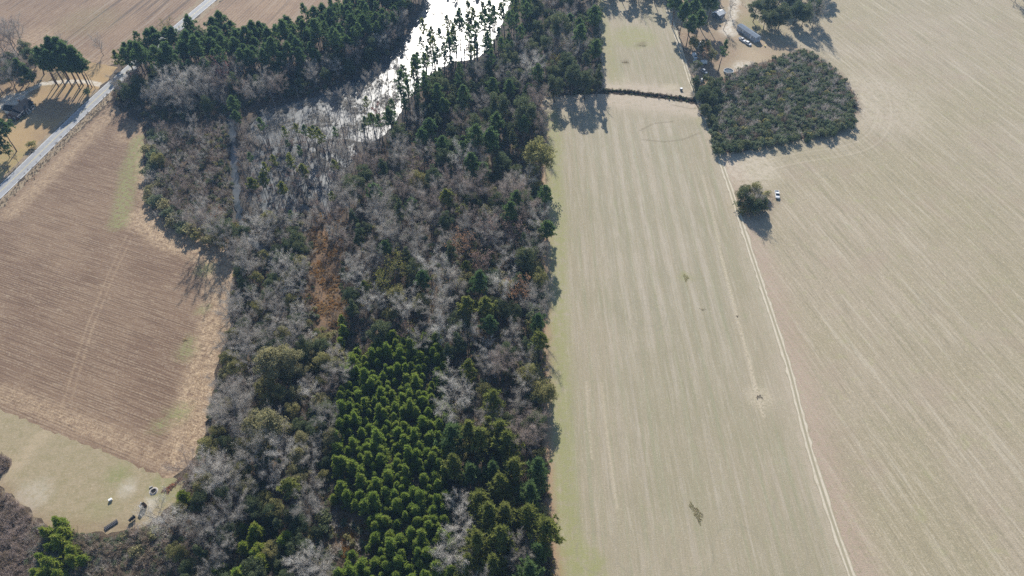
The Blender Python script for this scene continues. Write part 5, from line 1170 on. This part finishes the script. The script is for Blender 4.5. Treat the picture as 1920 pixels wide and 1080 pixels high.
# vehicles ---------------------------------------------------------------
def loft(mb, secs):
    """secs: list of (x, half width, z0, z1) sections"""
    P = []; n = len(secs)
    for x, w, z0, z1 in secs: P += [(x, -w, z0), (x, w, z0), (x, w, (z0+z1*2)/3), (x, w*.93, z1), (x, -w*.93, z1), (x, -w, (z0+z1*2)/3)]
    fs = [tuple(range(5, -1, -1)), tuple(range((n-1)*6, n*6))]
    for i in range(n-1):
        for k in range(6): fs.append((i*6+k, i*6+(k+1) % 6, (i+1)*6+(k+1) % 6, (i+1)*6+k))
    mb.poly(P, fs)
def vehicle(kind, x, y, rz, label, paint, name=None, s=K):
    v = put_root(name or ('pickup_truck' if kind == 'pickup' else 'parked_car'), x, y, rz, label, {'pickup': 'pickup truck', 'suv': 'car', 'van': 'van'}[kind], s)
    b = MB(); g = MB(); r = MB()
    if kind == 'pickup':
        loft(b, [(2.75, .82, .45, .85), (2.6, .92, .38, 1.02), (1.2, .96, .36, 1.12), (-.75, .96, .36, 1.12), (-.78, .96, .36, 1.12)]); loft(b, [(-.80, .96, .40, .70), (-2.65, .95, .42, .72)])
        for sy in (-1, 1): b.box((-1.72, sy*.91, .92), (1.85, .09, .45))
        b.box((-2.62, 0, .92), (.08, 1.73, .45)); loft(g, [(1.15, .86, 1.122, 1.16), (.55, .84, 1.122, 1.68), (-.62, .84, 1.122, 1.70), (-.74, .86, 1.122, 1.2)]); loft(r, [(.42, .79, 1.70, 1.76), (-.58, .79, 1.72, 1.78)]); wx = (1.75, -1.65)
    elif kind == 'suv':
        loft(b, [(2.3, .78, .45, .8), (2.15, .9, .36, .98), (1.0, .92, .34, 1.08), (-2.1, .92, .36, 1.08), (-2.25, .85, .45, 1.0)]); loft(g, [(1.0, .84, 1.082, 1.12), (.35, .8, 1.082, 1.6), (-1.75, .8, 1.082, 1.6), (-2.1, .82, 1.082, 1.15)]); loft(r, [(.25, .76, 1.62, 1.68), (-1.7, .76, 1.62, 1.68)]); wx = (1.4, -1.35)
    else:
        loft(b, [(2.5, .85, .45, 1.0), (2.3, .95, .38, 1.15), (1.5, .98, .36, 1.3), (.9, .98, .36, 2.0), (-2.5, .98, .38, 2.05), (-2.6, .95, .45, 2.0)]); loft(g, [(1.62, .86, 1.32, 1.36), (1.02, .86, 1.32, 1.92), (.98, .86, 1.32, 1.92)]); loft(r, [(.8, .9, 2.03, 2.09), (-2.4, .9, 2.08, 2.13)]); wx = (1.6, -1.6)
    bd = b.build('body', paint, v); g.build('window_glass', GLASS, v); r.build('cab_roof', paint, v)
    for x_ in wx:
        for sy in (-1, 1):
            w = MB(); w.cyl((x_, sy*.93-(.11 if sy > 0 else .11), .36), .36, .22, 14, axis='y'); w.v = [(a, bb+.22, c) for a, bb, c in w.v]; wh = w.build('wheel', RUBBER, v); q = MB(); q.cyl((x_, sy*.96+.01, .36), .2, .02, 10, axis='y'); q.build('rim', STEEL, wh)
    for sy in (-1, 1):
        f = {'pickup': 2.69, 'suv': 2.24, 'van': 2.42}[kind]; q = MB(); q.box((f, sy*.6, .78), (.1, .3, .16)); q.build('headlight', STEEL, v)
        q = MB(); q.box((-f+(.02 if kind != 'van' else -.16), sy*.72, .85), (.06, .16, .2)); q.build('tail_light', plain('tail_red', (.35, .03, .025), .4), v)
    return v
hm = math.atan2(-.9, .44)
vehicle('pickup', 111.0, 309.2, hm, 'white pickup truck parked alongside the long mobile home', WHITE)
vehicle('suv', 113.0, 305.6, hm+.1, 'white car parked nose to tail with the pickup by the mobile home', WHITE)
c0 = G(1455, 360); c1 = G(1457, 372); vehicle('pickup', 98.05, 194.6, math.atan2(c1[1]-c0[1], c1[0]-c0[0]), 'lone white pickup truck in the pasture beside a clump of trees', WHITE)
vehicle('van', *G(1302, 108)[:2], math.radians(-80), 'white van, farthest of the vehicles in the shade by the lane', WHITE, 'parked_van')
vehicle('pickup', *G(1305, 119)[:2], math.radians(-78), 'white pickup truck parked in front of the shaded white van', WHITE)
vehicle('van', *G(1317, 120)[:2], math.radians(190), 'white van parked side on between the tree trunks left of the pool', WHITE, 'parked_van')
vehicle('suv', *G(1320, 136)[:2], math.radians(-60), 'pale silver car in the shade above the white round tank', plain('silver_paint', (.5, .52, .54), .35, .6, .2))
tk = put_root('water_tank', *G(1317, 152)[:2], 0, 'white round tank in deep shade at the edge of the thicket', 'tank')
m = MB(); m.cyl((0, 0, 0), 1.05, 1.3, 20); m.build('tank_body', WHITE, tk); m = MB(); m.cyl((0, 0, 1.3), 1.03, .3, 20, .3); m.build('tank_top', WHITE, tk); m = MB(); m.cyl((0, 0, 1.6), .22, .1, 12); m.build('lid', BLACK, tk)
# pool
pl = put_root('pool', 98.2, 280.3, 0, 'round above ground pool with a grey wall beside the thicket', 'pool', 1.0)
m = MB(); n = 28; ro_, ri_ = 2.1, 2.02
P = [(r_*math.cos(6.2832*i/n), r_*math.sin(6.2832*i/n), z_) for r_, z_ in ((ro_, 0), (ro_, .95), (ri_, .95), (ri_, .1)) for i in range(n)]
m.poly(P, [(k*n+i, k*n+(i+1) % n, (k+1)*n+(i+1) % n, (k+1)*n+i) for k in range(3) for i in range(n)]); m.build('pool_wall', plain('pool_wall_blue', (.22, .28, .34), .5, .4), pl)
m = MB(); n = 28; P = [(r_*math.cos(6.2832*i/n), r_*math.sin(6.2832*i/n), z_) for r_, z_ in ((2.2, .955), (2.2, 1.02), (1.98, 1.02), (1.98, .955)) for i in range(n)]
m.poly(P, [(k*n+i, k*n+(i+1) % n, ((k+1) % 4)*n+(i+1) % n, ((k+1) % 4)*n+i) for k in range(4) for i in range(n)]); m.build('rim', STEEL, pl)
m = MB(); m.cyl((0, 0, .12), 2.0, .62, 28); m.build('water', plain('pool_water', (.10, .13, .15), .15, .5), pl)
# pump box by the ditch
pb = put_root('pump_box', *G(1277, 169)[:2], .3, 'small white capped box by the ditch and lane corner', 'box')
m = MB(); m.box((0, 0, .55), (1.2, 1.2, 1.1)); m.build('box_side', WOODM, pb); m = MB(); m.box((0, 0, 1.2), (1.6, 1.6, .18), 0, .8); m.build('lid', WHITE, pb)
# buckets in the yard
for (x, y, c, lab) in ((1437, 74, plain('grey_bucket', (.45, .47, .40), .5), 'small grey bucket on the grass right of the mobile home'), (1434, 87, plain('yellow_bucket', (.75, .62, .25), .5), 'small yellow bucket on the grass below the mobile home')):
    m = MB(); m.cyl((0, 0, 0), .3, .6, 12, .38); o = m.build('bucket', c); o.location = G(x, y)+np.array((0, 0, .03)); tag(o, lab, 'bucket')
# utility poles
for i, (x, y, lab) in enumerate([(179, 167, 'wooden utility pole beside the road by the dark round bush'), (9, 320, 'wooden utility pole at the left picture edge beside the road')]):
    up = put_root('utility_pole', *G(x, y)[:2], .25, lab, 'utility pole', .8, 'utility poles along the road')
    m = MB(); m.cyl((0, 0, -.3), .15, 9.3, 10, .1); m.build('pole', WOODM, up); m = MB(); m.box((0, .16, 8.4), (2.2, .1, .12)); ca = m.build('crossarm', WOODM, up)
    for x_ in (-1, 0, 1):
        m = MB(); m.cyl((x_, .16, 8.46), .06, .18, 8, .04); m.build('insulator', STONE, ca)
# wire fence along the yard
fa, fb = G(1391, 8)[:2], G(1500, 88)[:2]; fl = np.linalg.norm(fb-fa); fr = put_root('wire_fence', fa[0], fa[1], math.atan2(fb[1]-fa[1], fb[0]-fa[0]), 'low wire fence with grey posts between yard and dark grove', 'fence', 1.0)
nps = int(fl/3)
for k in range(nps+1):
    m = MB(); m.cyl((fl*k/nps, 0, -.1), .07, 1.25, 6); m.build('post', WOODM, fr)
for z_ in (.35, .7, 1.05):
    m = MB(); m.box((fl/2, .09, z_), (fl, .02, .02)); m.build('wire', STEEL, fr)
# the clearing: fire pit, hearth, smoker, pots, cooler
fp = put_root('fire_pit', *G(288, 921)[:2], 0, 'round fire pit of pale stones with a black centre on the grass', 'fire pit', 1.0)
m = MB(); m.cyl((0, 0, 0), 1.12, .05, 24, 1.0); m.build('ash_bed', plain('pale_ash', (.50, .46, .42), .95, .1, var=.2), fp); m = MB(); m.cyl((.05, 0, .05), .62, .03, 18); m.build('embers', CHAR, fp)
for k in range(15):
    a = 6.2832*k/15; m = MB(); m.box((.05+.72*math.cos(a), .72*math.sin(a), .15), (.24, .2, .22+.05*(k % 3)), a, .8); m.build('stone', STONE, fp)
m = MB(); m.box((0, 0, .14), (.85, .3, .28), 0, .92); o = m.build('stone_slab', STONE); o.location = G(283.5, 913.5)+np.array((0, 0, .03)); o.rotation_euler = (0, 0, .5); tag(o, 'pale stone slab lying at the upper side of the fire pit', 'slab')
he = put_root('hearth', *G(270, 951)[:2], 1.0, 'brown brick hearth with pale top slabs between fire pit and trees', 'hearth', 1.0)
m = MB(); m.box((0, 0, .65), (1.5, .75, 1.3)); m.build('brick_body', BRICK, he); m = MB(); m.box((-.42, 0, 1.36), (.6, .85, .12)); m.build('top_slab', STONE, he); m = MB(); m.box((.42, 0, 1.34), (.6, .7, .08)); m.build('grill_plate', CHAR, he); m = MB(); m.box((.2, .4, 1.5), (.4, .3, .5)); m.build('chimney', STONE, he); m = MB(); m.box((0, -.385, .5), (.7, .03, .6)); m.build('fire_opening', CHAR, he)
sk = put_root('smoker_grill', *G(251, 973)[:2], .9, 'black barrel smoker grill below the brick hearth', 'grill', 1.0)
m = MB(); m.cyl((-.6, 0, .75), .36, 1.2, 16, axis='x'); m.build('barrel', BLACK, sk); m = MB(); m.cyl((.4, 0, 1.08), .08, .6, 10); m.build('stack', BLACK, sk); m = MB(); m.box((-.85, 0, .62), (.45, .5, .5)); m.build('fire_box', BLACK, sk)
for a in (-.45, .45):
    for b in (-.25, .25): m = MB(); m.box((a, b, .24), (.06, .06, .5)); m.build('leg', BLACK, sk)
m = MB(); m.box((0, -.48, .7), (1.0, .26, .04)); m.build('side_shelf', WOODM, sk)
p0, p1 = G(198, 992)[:2], G(221, 977)[:2]; dv = unit(p1-p0); nv = np.array((-dv[1], dv[0])); first = None; POTM = plain('black_plastic', (.03, .032, .036), .4, .4); SOIL = plain('potting_soil', (.10, .105, .13), .9, .1)
for k in range(9):
    for q in range(3):
        x, y = p0+dv*(.36*k)+nv*(.36*(q-1)); 
        if first is None:
            first = empty('plant_pot', (x, y, .03)); m = MB(); m.cyl((0, 0, 0), .12, .3, 10, .17); first_a = m.build('pot', POTM, first); m = MB(); m.cyl((0, 0, .3), .13, .012, 10); first_b = m.build('soil', SOIL, first); o = first
        else:
            o = first.copy(); COL.objects.link(o); o.location = (x, y, .03)
            for ch in (first_a, first_b): c_ = ch.copy(); COL.objects.link(c_); c_.parent = o
        tag(o, 'small black plant pot in the close rows beside the brush', 'plant pot', 'black plant pots beside the brush')
cb = put_root('cooler', *G(208, 938)[:2], .6, 'small white cooler box alone on the grass clearing', 'cooler', 1.0)
m = MB(); m.box((0, 0, .25), (.8, .5, .5)); m.build('box', WHITE, cb); m = MB(); m.box((0, 0, .54), (.84, .54, .08)); m.build('lid', WHITE, cb)
# heaps and weed patches: each one mesh
def heap(name, px, py, rx, ry, n, hgt, mats, label, cat, rz=0.0, seed=0):
    r = np.random.default_rng(900+seed); c = G(px, py); b = np.column_stack([r.uniform(-1, 1, (n, 2)), np.zeros(n)]); th = np.arctan2(b[:, 1], b[:, 0]); b = b[np.hypot(b[:, 0], b[:, 1]) < .72+.2*np.sin(3*th+seed)+.14*np.sin(7*th+2*seed)]; n = len(b); b[:, 0] *= rx; b[:, 1] *= ry
    d = unit(np.column_stack([r.normal(0, .8, (n, 2)), r.uniform(.1, .7, n)])); t = slivers(b, d, hgt*r.uniform(.4, 1.2, n), .16*r.uniform(.5, 1.3, n), r); me = mesh_tris(name, t, mats, r.integers(0, len(mats), n)); o = link(bpy.data.objects.new(name, me)); o.location = c+np.array((0, 0, .03)); o.rotation_euler = (0, 0, rz); return tag(o, label, cat)
heap('weed_patch', 1286, 521, 1.1, 2.1, 800, .14, [L['ever_pale'], L['straw'], L['yellow']], 'square olive weed patch in the middle of the striped hay field', 'weeds', 0, 1)
heap('weed_patch', 1306, 962, 1.3, 3.6, 1500, .22, [L['ever_pale'], L['straw'], L['ever_pale'], L['yellow']], 'long brown and green weed patch near the bottom of the hay field', 'weeds', .35, 2)
heap('dead_bush', 1424, 745, 1.1, .9, 160, .4, [L['bare_brown'], BARK_DARK], 'small dark dead bush on the straw patch near the farm lane', 'dead bush', 0, 3)
heap('weed_patch', 1173, 117, 2.0, .9, 420, .2, [L['ever_olive'], L['bare_brown'], L['straw']], 'dark weed patch in the far hay field nearer the ditch', 'weeds', 0, 4)
heap('weed_patch', 1205, 86, 2.4, 1.0, 380, .18, [L['ever_olive'], L['straw']], 'dark green weed patch in the far hay field farther from the ditch', 'weeds', 0, 5)
heap('weed_patch', 1382, 593, .5, .5, 60, .3, [BARK_DARK, L['bare_brown']], 'tiny dark weed tuft on the pale track in the hay field', 'weeds', 0, 6)
heap('weed_patch', 1318, 580, 1.3, .7, 160, .16, [L['straw'], L['ever_pale']], 'faint pale weed tuft right of the curved tyre marks', 'weeds', 0, 7)
heap('straw_heap', 347, 637, .9, .6, 260, .5, [L['straw']], 'tan straw heap on the corn stubble beside the green strip', 'straw heap', 0, 8)
heap('brush_heap', 322, 912, 1.0, 3.4, 900, .7, [L['red'], L['rust'], L['bare_brown']], 'rusty red brush heap between fire pit and wood', 'brush heap', -.75, 9)
# pale leaning dead trunks at the marsh
for i, (x, y, s_, tl, lab) in enumerate([(500, 232, .95, (0, .05), 'bright white dead trunk upright at the marsh edge'), (620, 246, .8, (.1, -.35), 'pale dead trunk leaning left at the marsh edge')]):
    me = mesh_tris('trunk', MESH['snag'][i], plain('bleached_wood', (.62, .60, .58), .8, .2)); o = link(bpy.data.objects.new('dead_tree', me)); o.location = G(x, y)+np.array((0, 0, -.3)); o.rotation_euler = (*tl, i); o.scale = (s_*1.5, s_*1.5, s_); tag(o, lab, 'dead tree')
# air
hz = MB(); hz.box((0, 0, 82), (5400, 5400, 178)); t_ = NT('haze_air'); pv = t_.n('ShaderNodeVolumePrincipled'); pv.inputs['Color'].default_value = (.36, .62, 1.0, 1); pv.inputs['Density'].default_value = HAZE; pv.inputs['Anisotropy'].default_value = .2
t_.t.links.new(pv.outputs[0], t_.out.inputs['Volume']); ho = hz.build('haze', t_.m); ho['kind'] = 'stuff'; ho['label'] = 'thin pale air over the whole landscape'
